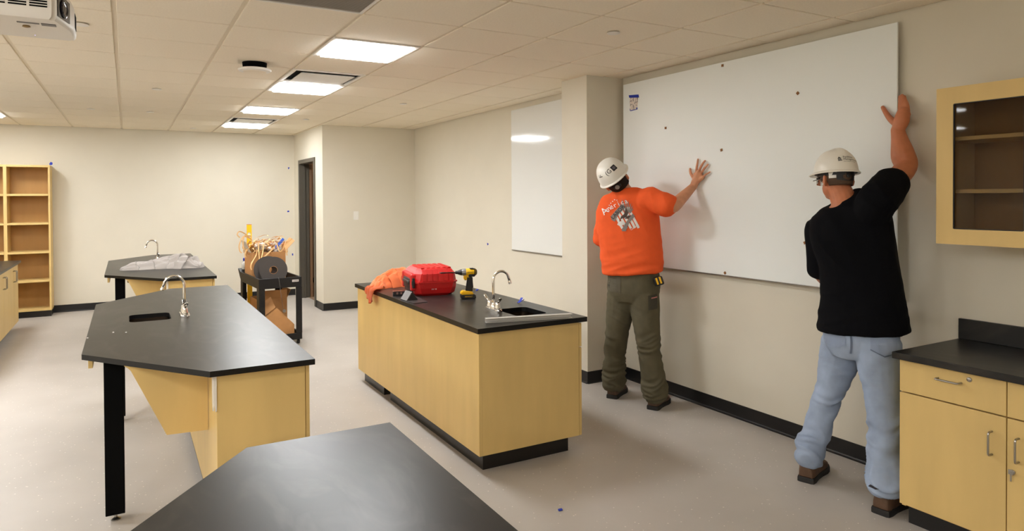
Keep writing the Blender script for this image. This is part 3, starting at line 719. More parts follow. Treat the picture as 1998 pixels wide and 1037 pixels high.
# red tool case ----------------------------------------------------------
M_red = mat('case_red', (198, 27, 27), .42, noise_amt=.06, noise_scale=9)
L, u_, v_ = local((1.868, 4.742, TOP), R(-9))
CWX, CLY, CH = .338, .45, .208
t = thing('tool_case', L(CWX/2, CLY/2, 0), 'scuffed red plastic tool case with black handle lying on the island', 'tool case')
def cham(x0, x1, y0, y1, c, z): return [L(x, y, z) for x, y in ((x0+c, y0), (x1-c, y0), (x1, y0+c), (x1, y1-c), (x1-c, y1), (x0+c, y1), (x0, y1-c), (x0, y0+c))]
def case_half(zs, bm):
    rings(bm, [cham(i, CWX-i, i, CLY-i, c, z) for i, c, z in zs]); return bm
bm = BM(); case_half([(.032, .05, 0), (.012, .045, .018), (.004, .04, .06), (.002, .035, .098), (-.004, .033, .1), (-.004, .033, .105)], bm)
obj('base_shell', bm, M_red, t)
bm = BM(); case_half([(-.004, .033, .1055), (-.004, .033, .111), (.004, .036, .113), (.008, .045, .17), (.03, .06, .198), (.045, .06, CH)], bm)
for k in range(6):      # ribs on front and top
    x = .062+.042*k
    b = bmesh.new(); rings(b, [[(x, -.003, .114), (x+.03, -.003, .114), (x+.03, .03, .114), (x, .03, .114)], [(x, .001, .168), (x+.03, .001, .168), (x+.03, .03, .168), (x, .03, .168)], [(x+.003, .03, .2), (x+.027, .03, .2), (x+.027, .06, .2), (x+.003, .06, .2)]])
    rings(b, [[(x+.003, .06, .195), (x+.027, .06, .195), (x+.027, .06, .213), (x+.003, .06, .213)], [(x+.003, .38, .195), (x+.027, .38, .195), (x+.027, .38, .213), (x+.003, .38, .213)]])
    for q in b.verts: q.co = L(*q.co)
    merge(bm, b); b.free()
obj('lid', bm, M_red, t)
# handle bay on the left side: raised cheeks and black grip
bm = BM()
for a, b_ in ((.035, .085), (.335, .385)): lbox(bm, L, -.022, .02, a, b_, .04, .168, .012)
lbox(bm, L, -.018, .02, .085, .335, .125, .17, .012); obj('handle_bay', bm, M_red, t)
bm = BM(); lbox(bm, L, -.020, .004, .09, .33, .05, .130, .006); lbox(bm, L, -.030, -.012, .10, .32, .085, .112, .007); lbox(bm, L, -.012, .006, .10, .32, .022, .05, .004); obj('handle', bm, M_toolblack, t, 'auto')
for a in (.012, .388):
    bm = BM(); lbox(bm, L, -.014, .004, a, a+.03, .065, .14, .004); lbox(bm, L, -.018, -.008, a+.004, a+.026, .085, .12, .003); obj('latch', bm, M_toolblack, t)
text_on('lettering', 'HW  08', .012, L(.15, .0025, .052), u_, (0, 0, 1), mat('print_white', (235, 230, 225), .5), t, .003)
# orange rag behind it, one end over the worktop edge
M_orange_rag = mat('orange_cloth', (226, 120, 72), .85, spec=.1, bump=.1, bump_scale=260, sheen=.2)
t = rag('orange_rag', [((1.752, 5.30, TOP+.001), .06, .03), ((1.80, 5.38, TOP+.001), .09, .06), ((1.86, 5.43, TOP+.001), .12, .10), ((1.96, 5.46, TOP+.001), .15, .14), ((2.07, 5.48, TOP+.001), .15, .145), ((2.17, 5.48, TOP+.001), .08, .06)], M_orange_rag, '', 5)
tag(t, 'crumpled pale orange cloth behind the red case, hanging over the worktop edge', 'cloth')
bm = BM(); N = 26; Mr = 14; rows = []
for i in range(Mr+1):       # hanging tail, folded over the edge
    f = i/Mr; row = []
    for j in range(N+1):
        g = j/N; y = 5.17+.26*g+.03*math.sin(f*2+g*3)
        fold = .009*math.sin(g*19+f*1.5)+.005*math.sin(g*41)
        if f < .3: x = 1.78-.075*(f/.3); z = TOP+.012+.018*(1-f/.3)*(1+math.sin(g*13))*.6+abs(fold)
        else:
            k = (f-.3)/.7; x = 1.705-.012*k-abs(fold)*1.5; z = TOP+.012-(.07+.045*math.sin(g*4+.3))*k
        row.append(Vector((x, y, z)))
    rows.append(row)
Vv = [[bm.verts.new(p) for p in r] for r in rows]
for i in range(Mr):
    for j in range(N): bm.faces.new((Vv[i][j], Vv[i+1][j], Vv[i+1][j+1], Vv[i][j+1]))
bmesh.ops.solidify(bm, geom=bm.faces[:], thickness=.004); obj('hanging_end', bm, M_orange_rag, t, True)
# impact driver ----------------------------------------------------------
dp = atz(913, 584, TOP); ang = math.atan2(.30, -.95)
L, u_, v_ = local((dp.x+.01, dp.y+.02, TOP), ang)     # local x: where the bit points
t = thing('impact_driver', L(0, 0, 0), 'yellow and black cordless impact driver standing on its battery beside the red case', 'power tool')
def slab(bm, prof, half, bev=.004):
    b = bmesh.new(); lo = [b.verts.new((x, -half, z)) for x, z in prof]; hi = [b.verts.new((x, half, z)) for x, z in prof]; n = len(prof)
    b.faces.new(lo[::-1]); b.faces.new(hi)
    for i in range(n): b.faces.new((lo[i], lo[(i+1) % n], hi[(i+1) % n], hi[i]))
    bmesh.ops.recalc_face_normals(b, faces=b.faces[:]); bmesh.ops.bevel(b, geom=b.edges[:], offset=bev, segments=2, affect='EDGES')
    for q in b.verts: q.co = L(*q.co)
    merge(bm, b); b.free(); return bm
bm = BM(); slab(bm, [(-.055, .002), (.052, .002), (.055, .012), (.054, .034), (-.05, .034), (-.057, .02)], .037, .005); bt = obj('battery', bm, M_toolblack, t)
bm = BM(); slab(bm, [(-.04, .034), (.054, .034), (.056, .044), (.045, .062), (.0, .06), (-.035, .052)], .036, .005); obj('battery_top', bm, M_yellow, bt)
text_on('lettering', 'DEWALT', .014, L(.0, .0372, .02), -u_, (0, 0, 1), M_yellow, bt, .0012)
bm = BM(); slab(bm, [(-.032, .05), (.018, .052), (.016, .08), (.008, .13), (.006, .165), (-.034, .165), (-.036, .12), (-.04, .08)], .017, .006); obj('grip', bm, M_toolblack, t)
bm = BM(); slab(bm, [(.005, .138), (.030, .142), (.034, .168), (.005, .172)], .012, .003); slab(bm, [(-.012, .160), (.028, .160), (.032, .178), (-.012, .178)], .02, .004); obj('trigger_guard', bm, M_yellow, t)
bm = BM(); slab(bm, [(.012, .136), (.026, .138), (.028, .158), (.012, .158)], .009, .003); obj('trigger', bm, M_toolblack, t)
def axl(bm, prof, z, n=20): return lathe(bm, prof, L(0, 0, z), n, u_)
bm = BM(); axl(bm, [(.022, -.062), (.027, -.056), (.028, -.03), (.028, .012), (.026, .016)], .197); hd = obj('motor_housing', bm, M_yellow, t, 'auto')
bm = BM(); axl(bm, [(.015, -.068), (.0235, -.062), (.0285, -.052), (.0285, -.046)], .197); slab(bm, [(-.05, .214), (-.02, .216), (-.01, .227), (-.045, .227)], .02, .003); slab(bm, [(-.05, .165), (.0, .165), (-.005, .184), (-.05, .184)], .0275, .003); obj('rear_cap', bm, M_toolblack, hd, 'auto')
text_on('lettering', 'DEWALT', .012, L(-.015, .0285, .198), -u_, (0, 0, 1), M_toolblack, hd, .001)
bm = BM(); axl(bm, [(.027, .016), (.027, .03), (.023, .046)], .197); obj('nose_ring', bm, mat('grey_metal', (150, 150, 150), .35, metal=.6), t, 'auto')
bm = BM(); axl(bm, [(.023, .046), (.022, .052), (.016, .07), (.012, .078), (.012, .09), (.009, .094)], .197); ck = obj('chuck', bm, M_toolblack, t, 'auto')
bm = BM(); axl(bm, [(.0045, .09), (.0045, .165), (.0055, .167), (.0055, .2), (.003, .206), (.002, .214)], .197, 10); obj('drive_bit', bm, mat('bit_steel', (70, 66, 64), .3, metal=.9), ck, 'auto')
bm = BM(); slab(bm, [(-.048, .045), (-.03, .048), (-.03, .085), (-.048, .08)], .0035, .001)
for q in bm.verts: q.co += v_*.040
obj('belt_clip', bm, M_steel, t)
# aluminium channel, plate with bracket, little box, tape curl
a, b = atz(949, 631, TOP), atz(1117, 621, TOP); d = (b-a); Ln = d.length; L, u_, v_ = local(a, math.atan2(d.y, d.x))
prof = [(0, 0), (.034, 0), (.034, .026), (0, .026), (0, .0225), (.031, .0225), (.031, .003), (0, .003)]
bm = BM(); rings(bm, [[L(x, y, z) for y, z in prof] for x in (0, Ln)])
tag(obj('metal_channel', bm, mat('aluminium', (218, 215, 210), .42, metal=.5), None, False, L(Ln/2, 0, 0)), 'straight aluminium channel strip near the front edge of the island', 'metal strip')
M_plate = mat('dark_plate', (48, 43, 42), .45)
q = [atz(780, 584.5, TOP), atz(807, 593.5, TOP), atz(834, 590.5, TOP), atz(806, 575.5, TOP)]
t = thing('bracket_plate', q[0].lerp(q[2], .5), 'dark flat plate with an upright grey bracket in front of the red case', 'bracket')
bm = BM(); prism(bm, [(p.x, p.y) for p in q], TOP+.0005, TOP+.005); obj('plate', bm, M_plate, t)
c0, c1 = q[0].lerp(q[1], .06), q[0].lerp(q[1], .50); n_ = (c1-c0).normalized(); back = Vector((-n_.y, n_.x, 0)); 
if back.y < 0: back = -back
bm = BM(); extrude_poly(bm, [c0+Vector((0, 0, .006)), c1+Vector((0, 0, .006)), c1+back*.04+Vector((0, 0, .066)), c0+back*.04+Vector((0, 0, .066))], back*.006); obj('bracket_face', bm, mat('bracket_grey', (126, 124, 124), .45, metal=.3), t)
bm = BM(); extrude_poly(bm, [c1+back*.008+Vector((0, 0, .006)), c1+back*.09+Vector((0, 0, .006)), c1+back*.046+Vector((0, 0, .064))], -n_*.006); obj('gusset', bm, M_plate, t)
p = atz(778, 577, TOP); L, u_, v_ = local(p, R(-14))
t = thing('small_black_box', p, 'small dark plastic box between the orange cloth and the grey bracket', 'box')
bm = BM(); lbox(bm, L, -.045, .045, -.02, .03, .0, .022, .003); obj('base', bm, M_toolblack, t)
bm = BM(); lbox(bm, L, -.045, .045, -.02, .03, .0225, .035, .003); obj('lid', bm, mat('smoked_lid', (62, 48, 46), .2), t)
bm = BM()
for k in (-.02, .01): lbox(bm, L, k, k+.014, -.0225, -.02, .012, .028, .001)
obj('clasp', bm, mat('copper_clasp', (126, 92, 80), .4), t)
def tape_curl(u, v, label, k_=1.0):
    p = atz(u, v, TOP); bm = BM()
    for s, a, r in ((1, .4, .03), (-1, 2.2, .026)):
        pts = [p+Vector((math.cos(a)*.045*k*s*k_, math.sin(a)*.045*k*s*k_, .003+r*k*k*k_)) for k in (0, .25, .5, .75, 1)]; wv = Vector((-math.sin(a), math.cos(a), 0))*.010
        rings(bm, [[q-wv, q+wv, q+wv+Vector((0, 0, .0015)), q-wv+Vector((0, 0, .0015))] for q in pts])
    tag(obj('tape_curl', bm, M_blue, None, False, p), label, 'tape')
tape_curl(1011, 592, 'curled bit of blue tape on the island behind the sink')
tape_curl(929, 569, 'tiny blue tape curl on the island beside the driver battery', .4)
bm = BM(); p = atz(1093, 997, 0); extrude_poly(bm, [p+Vector((-.012, -.006, .001)), p+Vector((.010, -.008, .001)), p+Vector((.013, .006, .001)), p+Vector((-.008, .008, .001))], (0, 0, .006))
tag(obj('tape_scrap', bm, M_blue, None, False, p), 'tiny scrap of blue tape lying on the grey floor', 'tape')
# grey cloth on the far table
M_grey_rag = mat('grey_cloth', (166, 159, 153), .9, spec=.08, bump=.12, bump_scale=240, sheen=.2)
tag(rag('grey_cloth', [((-.09, 8.16, TOP+.001), .09, .03), ((.05, 8.20, TOP+.001), .13, .055), ((.22, 8.22, TOP+.001), .14, .065), ((.38, 8.22, TOP+.001), .16, .09), ((.50, 8.18, TOP+.001), .18, .105), ((.60, 8.08, TOP+.001), .15, .09), ((.655, 7.98, TOP+.001), .07, .05)], M_grey_rag, '', 11, amp=1.15),
    'long crumpled light grey cloth lying across the far lab table', 'cloth')
# specks of debris on the middle table
for k, (u, v) in enumerate(((171, 661), (221, 650), (246, 650))):
    p = atz(u, v, TOP); bm = BM(); lathe(bm, [(.004, 0), (.006, .003), (.002, .006)], p, 6)
    tag(obj('paper_speck', bm, M_white, None, False, p), ['white paper speck on the left edge of the middle table', 'first of two white paper specks in front of the table sink', 'second of two white paper specks, the one nearer the faucet'][k], 'paper scrap')

# utility cart ------------------------------------------------------------
L, u_, v_ = local((1.19, 7.50, 0), R(3.5))      # local x along the near end, y away from camera
CW, CL = .455, .92
M_cart = mat('cart_black', (19, 17, 17), .5, spec=.35, bump=.15, bump_scale=300)
t = thing('utility_cart', L(CW/2, CL/2, 0), 'black two shelf plastic utility cart loaded with boxes and rolls near the doorway', 'cart')
bm = BM()       # top tray: floor with four lipped walls
lbox(bm, L, .004, CW-.004, .004, CL-.004, .640, .655)
for a in ((0, CW, 0, .018), (0, CW, CL-.018, CL), (0, .018, .018, CL-.018), (CW-.018, CW, .018, CL-.018)): lbox(bm, L, a[0], a[1], a[2], a[3], .632, .742, .004)
obj('top_tray', bm, M_cart, t)
bm = BM()       # push handle lip at the far end
rings(bm, [[L(x, CL-.01, .742), L(x, CL+.13, .772), L(x, CL+.13, .756), L(x, CL+.01, .66)] for x in (0, CW)]); obj('push_handle', bm, M_cart, t)
bm = BM(); lbox(bm, L, .004, CW-.004, .004, CL-.004, .085, .10)
for a in ((0, CW, 0, .018), (0, CW, CL-.018, CL), (0, .018, .018, CL-.018), (CW-.018, CW, .018, CL-.018)): lbox(bm, L, a[0], a[1], a[2], a[3], .055, .125, .004)
obj('bottom_tray', bm, M_cart, t)
for x in (0, CW-.062):
    for y in (0, CL-.10):
        bm = BM(); sx = 1 if x == 0 else -1; X0 = x if x == 0 else x+.062
        pr = [(X0, y), (X0+sx*.062, y), (X0+sx*.062, y+.02), (X0+sx*.02, y+.02), (X0+sx*.02, y+.10), (X0, y+.10)]
        if y > 0: pr = [(X0, y), (X0+sx*.02, y), (X0+sx*.02, y+.08), (X0+sx*.062, y+.08), (X0+sx*.062, y+.10), (X0, y+.10)]
        rings(bm, [[L(px, py, z) for px, py in pr] for z in (.125, .632)]); obj('corner_post', bm, M_cart, t)
        bm = BM(); cx_, cy_ = x+.031, y+.05
        lathe(bm, [(.024, -.014), (.028, -.010), (.028, .010), (.024, .014)], L(cx_, cy_, .028), 16, u_); wh = obj('caster', bm, M_black, t, 'auto')
        bm = BM(); lbox(bm, L, cx_-.018, cx_-.015, cy_-.012, cy_+.012, .028, .055); lbox(bm, L, cx_+.015, cx_+.018, cy_-.012, cy_+.012, .028, .055); obj('caster_fork', bm, M_steel, wh)
bm = BM(); lbox(bm, L, CW-.105, CW-.035, -.0015, .001, .690, .714); lp = obj('label_plate', bm, mat('label_white', (214, 206, 200), .5), t)
text_on('lettering', 'ULINE', .021, L(CW-.070, -.0018, .702), u_, (0, 0, 1), M_toolblack, lp)
# what lies on the cart
ZT = .6555
t = thing('scrap_box', L(.235, .69, ZT), 'open cardboard box overflowing with paper strips on the cart', 'box')
bx0, bx1, by0_, by1_, bh = .045, .425, .545, .90, .33
bm = BM(); lbox(bm, L, bx0, bx1, by0_, by0_+.005, ZT, ZT+bh); lbox(bm, L, bx0, bx1, by1_-.005, by1_, ZT, ZT+bh); lbox(bm, L, bx0, bx0+.005, by0_+.005, by1_-.005, ZT, ZT+bh); lbox(bm, L, bx1-.005, bx1, by0_+.005, by1_-.005, ZT, ZT+bh); lbox(bm, L, bx0+.005, bx1-.005, by0_+.005, by1_-.005, ZT, ZT+.005)
obj('carton', bm, M_card, t)
bm = BM(); extrude_poly(bm, [L(bx1, by0_+.02, ZT+bh), L(bx1, by1_-.02, ZT+bh), L(bx1+.13, by1_-.05, ZT+bh+.14), L(bx1+.12, by0_+.05, ZT+bh+.115)], Vector((0, 0, .004))); obj('flap', bm, M_card, t)
bm = BM(); extrude_poly(bm, [L(bx0, by0_+.02, ZT+bh), L(bx0, by1_-.02, ZT+bh), L(bx0-.05, by1_-.05, ZT+bh+.13), L(bx0-.05, by0_+.04, ZT+bh+.12)], Vector((0, 0, .004))); obj('flap', bm, mat('carton_liner', (196, 186, 172), .7), t)
# contents: tangled kraft strips and white wads, past counting
rng = random.Random(3)
def strips(n, seed, wid, rad, zr, drape):
    rg = random.Random(seed); bm = BM()
    for k in range(n):
        x, y = bx0+.03+(bx1-bx0-.06)*rg.random(), by0_+.03+(by1_-by0_-.06)*rg.random(); z = ZT+bh-.01+zr*rg.random()
        a = rg.random()*6.28; c = rg.uniform(-9, 9); pts = []; el = rg.uniform(-.3, .6)
        P_ = Vector((x, y, z))
        for q in range(9):
            pts.append(P_.copy()); P_ += Vector((math.cos(a), math.sin(a), el))*rad; a += c*.06+rg.uniform(-.4, .4); el -= rg.uniform(0, .28)
            P_.z = max(P_.z, ZT+bh-.02); P_.x = min(max(P_.x, bx0-.02), bx1+.02); P_.y = min(max(P_.y, by0_-.015), by1_)
        rs = []
        for q, p in enumerate(pts):
            dd = (pts[min(q+1, 8)]-pts[max(q-1, 0)]).normalized(); s = dd.cross(Vector((.3, .1, 1))).normalized()*wid; nn = dd.cross(s).normalized()*.0007
            rs.append([L(*(p-s)), L(*(p+s)), L(*(p+s+nn)), L(*(p-s+nn))])
        rings(bm, rs)
    return bm
o = obj('paper_strips', strips(150, 3, .007, .023, .16, 0), mat('kraft_paper', (222, 178, 122), .8), t); o['kind'] = 'stuff'
bm = BM()
for k in range(34):
    x, y, z = bx0+.04+(bx1-bx0-.08)*rng.random(), by0_+.01+(by1_-by0_-.05)*rng.random(), ZT+bh+.0+.10*rng.random(); r = rng.uniform(.018, .034)
    b = bmesh.new(); bmesh.ops.create_icosphere(b, subdivisions=1, radius=r)
    for q in b.verts: q.co = L(*(q.co*(.75+.5*rng.random())+Vector((x, y, z))))
    merge(bm, b); b.free()
o = obj('paper_wads', bm, mat('paper_white', (232, 226, 218), .8), t); o['kind'] = 'stuff'
# long loose strips hanging out of the box, each its own part
M_kraft = MATS['kraft_paper']
def hang(pts, wid=.007):
    pts = [atd(*p) for p in pts]; P = []
    for i in range(len(pts)-1):      # Catmull-Rom
        p0, p1, p2, p3 = pts[max(i-1, 0)], pts[i], pts[i+1], pts[min(i+2, len(pts)-1)]
        for k in range(5):
            s = k/5; P.append(.5*((2*p1)+(p2-p0)*s+(2*p0-5*p1+4*p2-p3)*s*s+(3*p1-p0-3*p2+p3)*s**3))
    P.append(pts[-1]); bm = BM(); rs = []
    for q, p in enumerate(P):
        dd = (P[min(q+1, len(P)-1)]-P[max(q-1, 0)]).normalized(); s = dd.cross(Vector((.45, .85, .25))).normalized()*wid; nn = dd.cross(s).normalized()*.0008
        rs.append([p-s, p+s, p+s+nn, p-s+nn])
    rings(bm, rs); obj('kraft_strip', bm, M_kraft, t)
bd = (L(.2, .50, ZT+.2)-CAM).dot(CF)     # depth of the box front
for pts in ([(492, 470, bd+.1), (480, 458, bd+.05), (468, 452, bd), (463, 458, bd-.02), (468, 464, bd-.02)],
            [(488, 466, bd+.05), (475, 462, bd), (467, 478, bd-.03), (468, 490, bd-.03), (472, 494, bd-.03)],
            [(490, 462, bd+.05), (478, 460, bd), (474, 472, bd-.02), (476, 488, bd-.03)],
            [(486, 484, bd-.01), (480, 490, bd-.04), (478, 498, bd-.05), (480, 503, bd-.05)],
            [(502, 488, bd-.02), (499, 500, bd-.06), (492, 512, bd-.19), (489, 521, bd-.22), (491, 527, bd-.22)],
            [(504, 474, bd-.01), (505, 490, bd-.05), (506, 506, bd-.17)],
            [(514, 476, bd-.01), (513, 490, bd-.05), (510, 505, bd-.17)],
            [(536, 482, bd-.01), (526, 492, bd-.06), (514, 503, bd-.17)],
            [(540, 476, bd-.01), (545, 490, bd-.03), (550, 489, bd-.03), (557, 478, bd-.02), (570, 466, bd)],
            [(556, 478, bd), (558, 488, bd-.02), (560, 499, bd-.02)]): hang(pts)
bm = BM(); b = bmesh.new(); box(b, -.016, .016, -.005, .005, -.072, .072, .003)
Mx = Matrix.Rotation(R(42), 4, 'Y'); Mx.translation = Vector((.36, .56, ZT+bh+.095))
for q in b.verts: q.co = L(*(Mx @ q.co))
merge(bm, b); b.free(); tag(obj('blue_packet', bm, mat('blue_packet', (62, 110, 220), .5), None, False, L(.36, .56, ZT+bh+.03)), 'flat blue and white packet sticking out of the scrap box', 'packet')
# foam tape rolls standing in front of the box
M_foam = mat('foam_tape', (74, 68, 64), .8, bump=.3, bump_scale=400)
def roll(cx_, cy_, r, yaw, label):
    c = L(cx_, cy_, ZT+r+.003); ax = (u_*math.sin(yaw) - v_*math.cos(yaw) + Vector((0, 0, .10))).normalized(); c = c - ax*.0 
    tt = thing('tape_roll', (c.x, c.y, ZT+.002), label, 'tape roll', 'rolls of dark foam tape on the cart')
    h = .018
    bm = BM(); uu, vv = frame_for(ax); n = 48
    prof = [(.043, -h), (r, -h), (r, h), (.043, h)]
    rs = [[c+ax*z+uu*math.cos(2*math.pi*k/n)*q+vv*math.sin(2*math.pi*k/n)*q for k in range(n)] for q, z in prof+[prof[0]]]
    rings(bm, rs, cap=False); bmesh.ops.remove_doubles(bm, verts=bm.verts[:], dist=1e-5); obj('foam', bm, M_foam, tt, 'auto')
    bm = BM(); rs = [[c+ax*z+uu*math.cos(2*math.pi*k/n)*q+vv*math.sin(2*math.pi*k/n)*q for k in range(n)] for q, z in [(.040, -h-.001), (.043, -h-.001), (.043, h+.001), (.040, h+.001), (.040, -h-.001)]]
    rings(bm, rs, cap=False); bmesh.ops.remove_doubles(bm, verts=bm.verts[:], dist=1e-5); obj('core', bm, M_card, tt, 'auto')
roll(.214, .25, .148, R(-14), 'large dark foam tape roll in front, its cardboard core showing')
roll(.172, .325, .150, R(-14), 'large dark foam tape roll standing behind another roll')
# blue topped bottle at the tray corner
p = L(.06, CL+.065, .762)
t = thing('spray_bottle', p, 'small clear bottle with blue cap at the handle end of the cart', 'bottle')
bm = BM(); lathe(bm, [(.028, 0), (.032, .006), (.032, .08), (.014, .10)], p, 16); obj('body', bm, mat('clear_plastic', (200, 200, 196), .2), t, True)
bm = BM(); lathe(bm, [(.016, .10), (.018, .104), (.018, .13), (.012, .136)], p, 16); obj('cap', bm, mat('cap_blue', (70, 80, 190), .4), t, 'auto')
# yellow level standing behind the cart
p0 = L(.1, CL+.17, 0); 
tp = aty(486, 438, p0.y); 
t = thing('spirit_level', (tp.x, p0.y, 0), 'long yellow spirit level standing upright beside the cart', 'level')
lx, lz = tp.x, tp.z
bm = BM()
for a, b_ in ((0, .05), (.14, .62), (.70, lz-.16), (lz-.10, lz-.006)): box(bm, lx-.028, lx+.028, p0.y-.011, p0.y+.011, a, b_, .002, 1)
for a, b_ in ((.05, .14), (.62, .70), (lz-.16, lz-.10)):
    for s in (-1, 1): box(bm, lx+s*.028-(.012 if s > 0 else 0), lx+s*.028+(.012 if s < 0 else 0), p0.y-.011, p0.y+.011, a, b_)
obj('beam', bm, M_yellow, t)
bm = BM(); box(bm, lx-.029, lx+.029, p0.y-.012, p0.y+.012, lz-.0055, lz, .002, 1); obj('end_cap', bm, mat('cap_red', (170, 50, 36), .5), t)
bm = BM()
for a in (.095, .66, lz-.13): lathe(bm, [(.011, -.016), (.011, .016)], (lx, p0.y, a), 12, (1, 0, 0))
obj('vial', bm, mat('vial_green', (206, 214, 150), .1), t, 'auto')
# cartons and a tool on the lower shelf
ZB = .1005
def carton(loc, dims, rot, label, flaps=True):
    c = L(*loc); tt = thing('cardboard_box', c, label, 'box', 'cardboard boxes on the lower shelf of the cart')
    Mx = Matrix.Translation(c) @ Matrix.Rotation(rot[2]+R(3.5), 4, 'Z') @ Matrix.Rotation(rot[1], 4, 'Y') @ Matrix.Rotation(rot[0], 4, 'X')
    a, b_, h = dims; bm = BM()
    for q in ((-a/2, a/2, -b_/2, -b_/2+.005, 0, h), (-a/2, a/2, b_/2-.005, b_/2, 0, h), (-a/2, -a/2+.005, -b_/2+.005, b_/2-.005, 0, h), (a/2-.005, a/2, -b_/2+.005, b_/2-.005, 0, h), (-a/2+.005, a/2-.005, -b_/2+.005, b_/2-.005, 0, .005)): box(bm, *q)
    bmesh.ops.transform(bm, matrix=Mx, verts=bm.verts[:]); obj('carton', bm, M_card, tt)
    if flaps:
        bm = BM(); extrude_poly(bm, [(-a/2, -b_/2, h), (a/2, -b_/2, h), (a/2-.01, -b_/2-.03, h+.10), (-a/2+.01, -b_/2-.03, h+.10)], (0, .004, 0)); bmesh.ops.transform(bm, matrix=Mx, verts=bm.verts[:]); obj('flap', bm, M_card, tt)
        bm = BM(); extrude_poly(bm, [(a/2, -b_/2, h), (a/2, b_/2, h), (a/2+.05, b_/2-.02, h+.09), (a/2+.05, -b_/2+.02, h+.09)], (-.004, 0, 0)); bmesh.ops.transform(bm, matrix=Mx, verts=bm.verts[:]); obj('flap', bm, M_card, tt)
    return tt
carton((.245, .62, ZB), (.33, .36, .36), (0, 0, 0), 'dark open cardboard box at the back of the lower cart shelf')
# tilted flat carton in the near opening
tt = thing('cardboard_box', L(.22, .16, ZB), 'flattened cardboard box leaning diagonally across the lower cart shelf', 'box', 'cardboard boxes on the lower shelf of the cart')
bm = BM(); extrude_poly(bm, [L(.075, .06, ZB+.005), L(.385, .06, ZB+.005), L(.385, .06, ZB+.115), L(.20, .06, ZB+.31), L(.075, .06, ZB+.22)], v_*.022); obj('carton', bm, M_card, tt)
bm = BM(); extrude_poly(bm, [L(.075, .085, ZB+.23), L(.19, .085, ZB+.315), L(.16, .16, ZB+.42), L(.075, .17, ZB+.36)], Vector((0, 0, .004))+v_*.004); obj('flap', bm, M_card, tt)
# cord with a round weight hanging over the near end
bm = BM(); pa, pb = L(.205, -.004, .745), L(.25, -.010, .40)
t = thing('hanging_cord', pb, 'thin grey cord with a round disc hanging down the near end of the cart', 'cord')
tube(bm, [L(.205, .012, .744), L(.205, -.004, .746), L(.212, -.006, .70), L(.23, -.006, .55), pb], .0018, 6); obj('cord', bm, mat('cord_grey', (110, 106, 102), .5), t, True)
bm = BM(); lathe(bm, [(.004, -.006), (.017, -.006), (.019, 0), (.017, .006), (.004, .006)], pb+Vector((.01, 0, -.018)), 20, -v_); obj('weight', bm, mat('disc_grey', (128, 124, 118), .4, metal=.5), t, 'auto')
L2, u2, v2 = L, u_, v_
p = L(.045, .20, ZB)
t = thing('cordless_tool', p, 'black cordless tool with a red battery on the lower cart shelf', 'power tool')
bm = BM(); lbox(bm, L, .022, .068, .15, .25, ZB, ZB+.035, .006); obj('battery', bm, mat('battery_red', (214, 40, 34), .4), t)
bm = BM(); tube(bm, [L(.045, .21, ZB+.036), L(.045, .215, ZB+.09), L(.045, .22, ZB+.12)], [.019, .017, .02], 12); lathe(bm, [(.018, -.06), (.026, -.05), (.027, .02), (.02, .05), (.012, .08)], L(.045, .20, ZB+.145), 16, -v_); obj('body', bm, M_toolblack, t, 'auto')
# ------------------------------------------------------------------ people
def vx(u, v, d): return atd(u, v, d)
def crom(P, k=5):
    """Catmull-Rom through tuples of vectors / floats"""
    out = []; n = len(P)
    for i in range(n-1):
        q = [P[max(i-1, 0)], P[i], P[i+1], P[min(i+2, n-1)]]
        for s in range(k):
            t = s/k
            out.append(tuple(.5*((b*2)+(c-a)*t+(a*2-b*5+c*4-d)*t*t+(d-a+b*3-c*3)*t*t*t) for a, b, c, d in zip(*q)))
    out.append(tuple(P[-1])); return out
def limb(bm, pts, n=16, k=5, flat=None):
    """pts: (Vector, radius) -> smooth tapered round limb with closed rounded ends"""
    S = crom([(p, float(r)) for p, r in pts], k)
    C = [s[0] for s in S]; Rr = [s[1] for s in S]
    t0 = (C[1]-C[0]).normalized(); t1 = (C[-1]-C[-2]).normalized()
    C = [C[0]-t0*Rr[0]*.6, C[0]-t0*Rr[0]*.35] + C + [C[-1]+t1*Rr[-1]*.35, C[-1]+t1*Rr[-1]*.6]
    Rr = [Rr[0]*.45, Rr[0]*.85] + Rr + [Rr[-1]*.85, Rr[-1]*.45]
    return tube(bm, C, Rr, n)
def trunk(bm, secs, n=32, k=4, e=2.3):
    """secs: (centre, lateral half vector, half depth); rings tilt with the spine"""
    S = crom([(c, lv, float(hd)) for c, lv, hd in secs], k); rs = []
    for i, (c, lv, hd) in enumerate(S):
        t = (S[min(i+1, len(S)-1)][0]-S[max(i-1, 0)][0]).normalized()
        hw = lv.length; lat = (lv-t*lv.dot(t)).normalized(); fr = t.cross(lat).normalized(); r = []
        for j in range(n):
            a = 2*math.pi*j/n; cc, ss = math.cos(a), math.sin(a)
            r.append(c+lat*hw*math.copysign(abs(cc)**(2/e), cc)+fr*hd*math.copysign(abs(ss)**(2/e), ss))
        rs.append(r)
    return rings(bm, rs)
def ball(bm, c, ax, rad, sub=3):
    b = bmesh.new(); bmesh.ops.create_icosphere(b, subdivisions=sub, radius=1)
    X, Y, Z = ax
    for v in b.verts: v.co = Vector(c)+X*(v.co.x*rad[0])+Y*(v.co.y*rad[1])+Z*(v.co.z*rad[2])
    merge(bm, b); b.free()
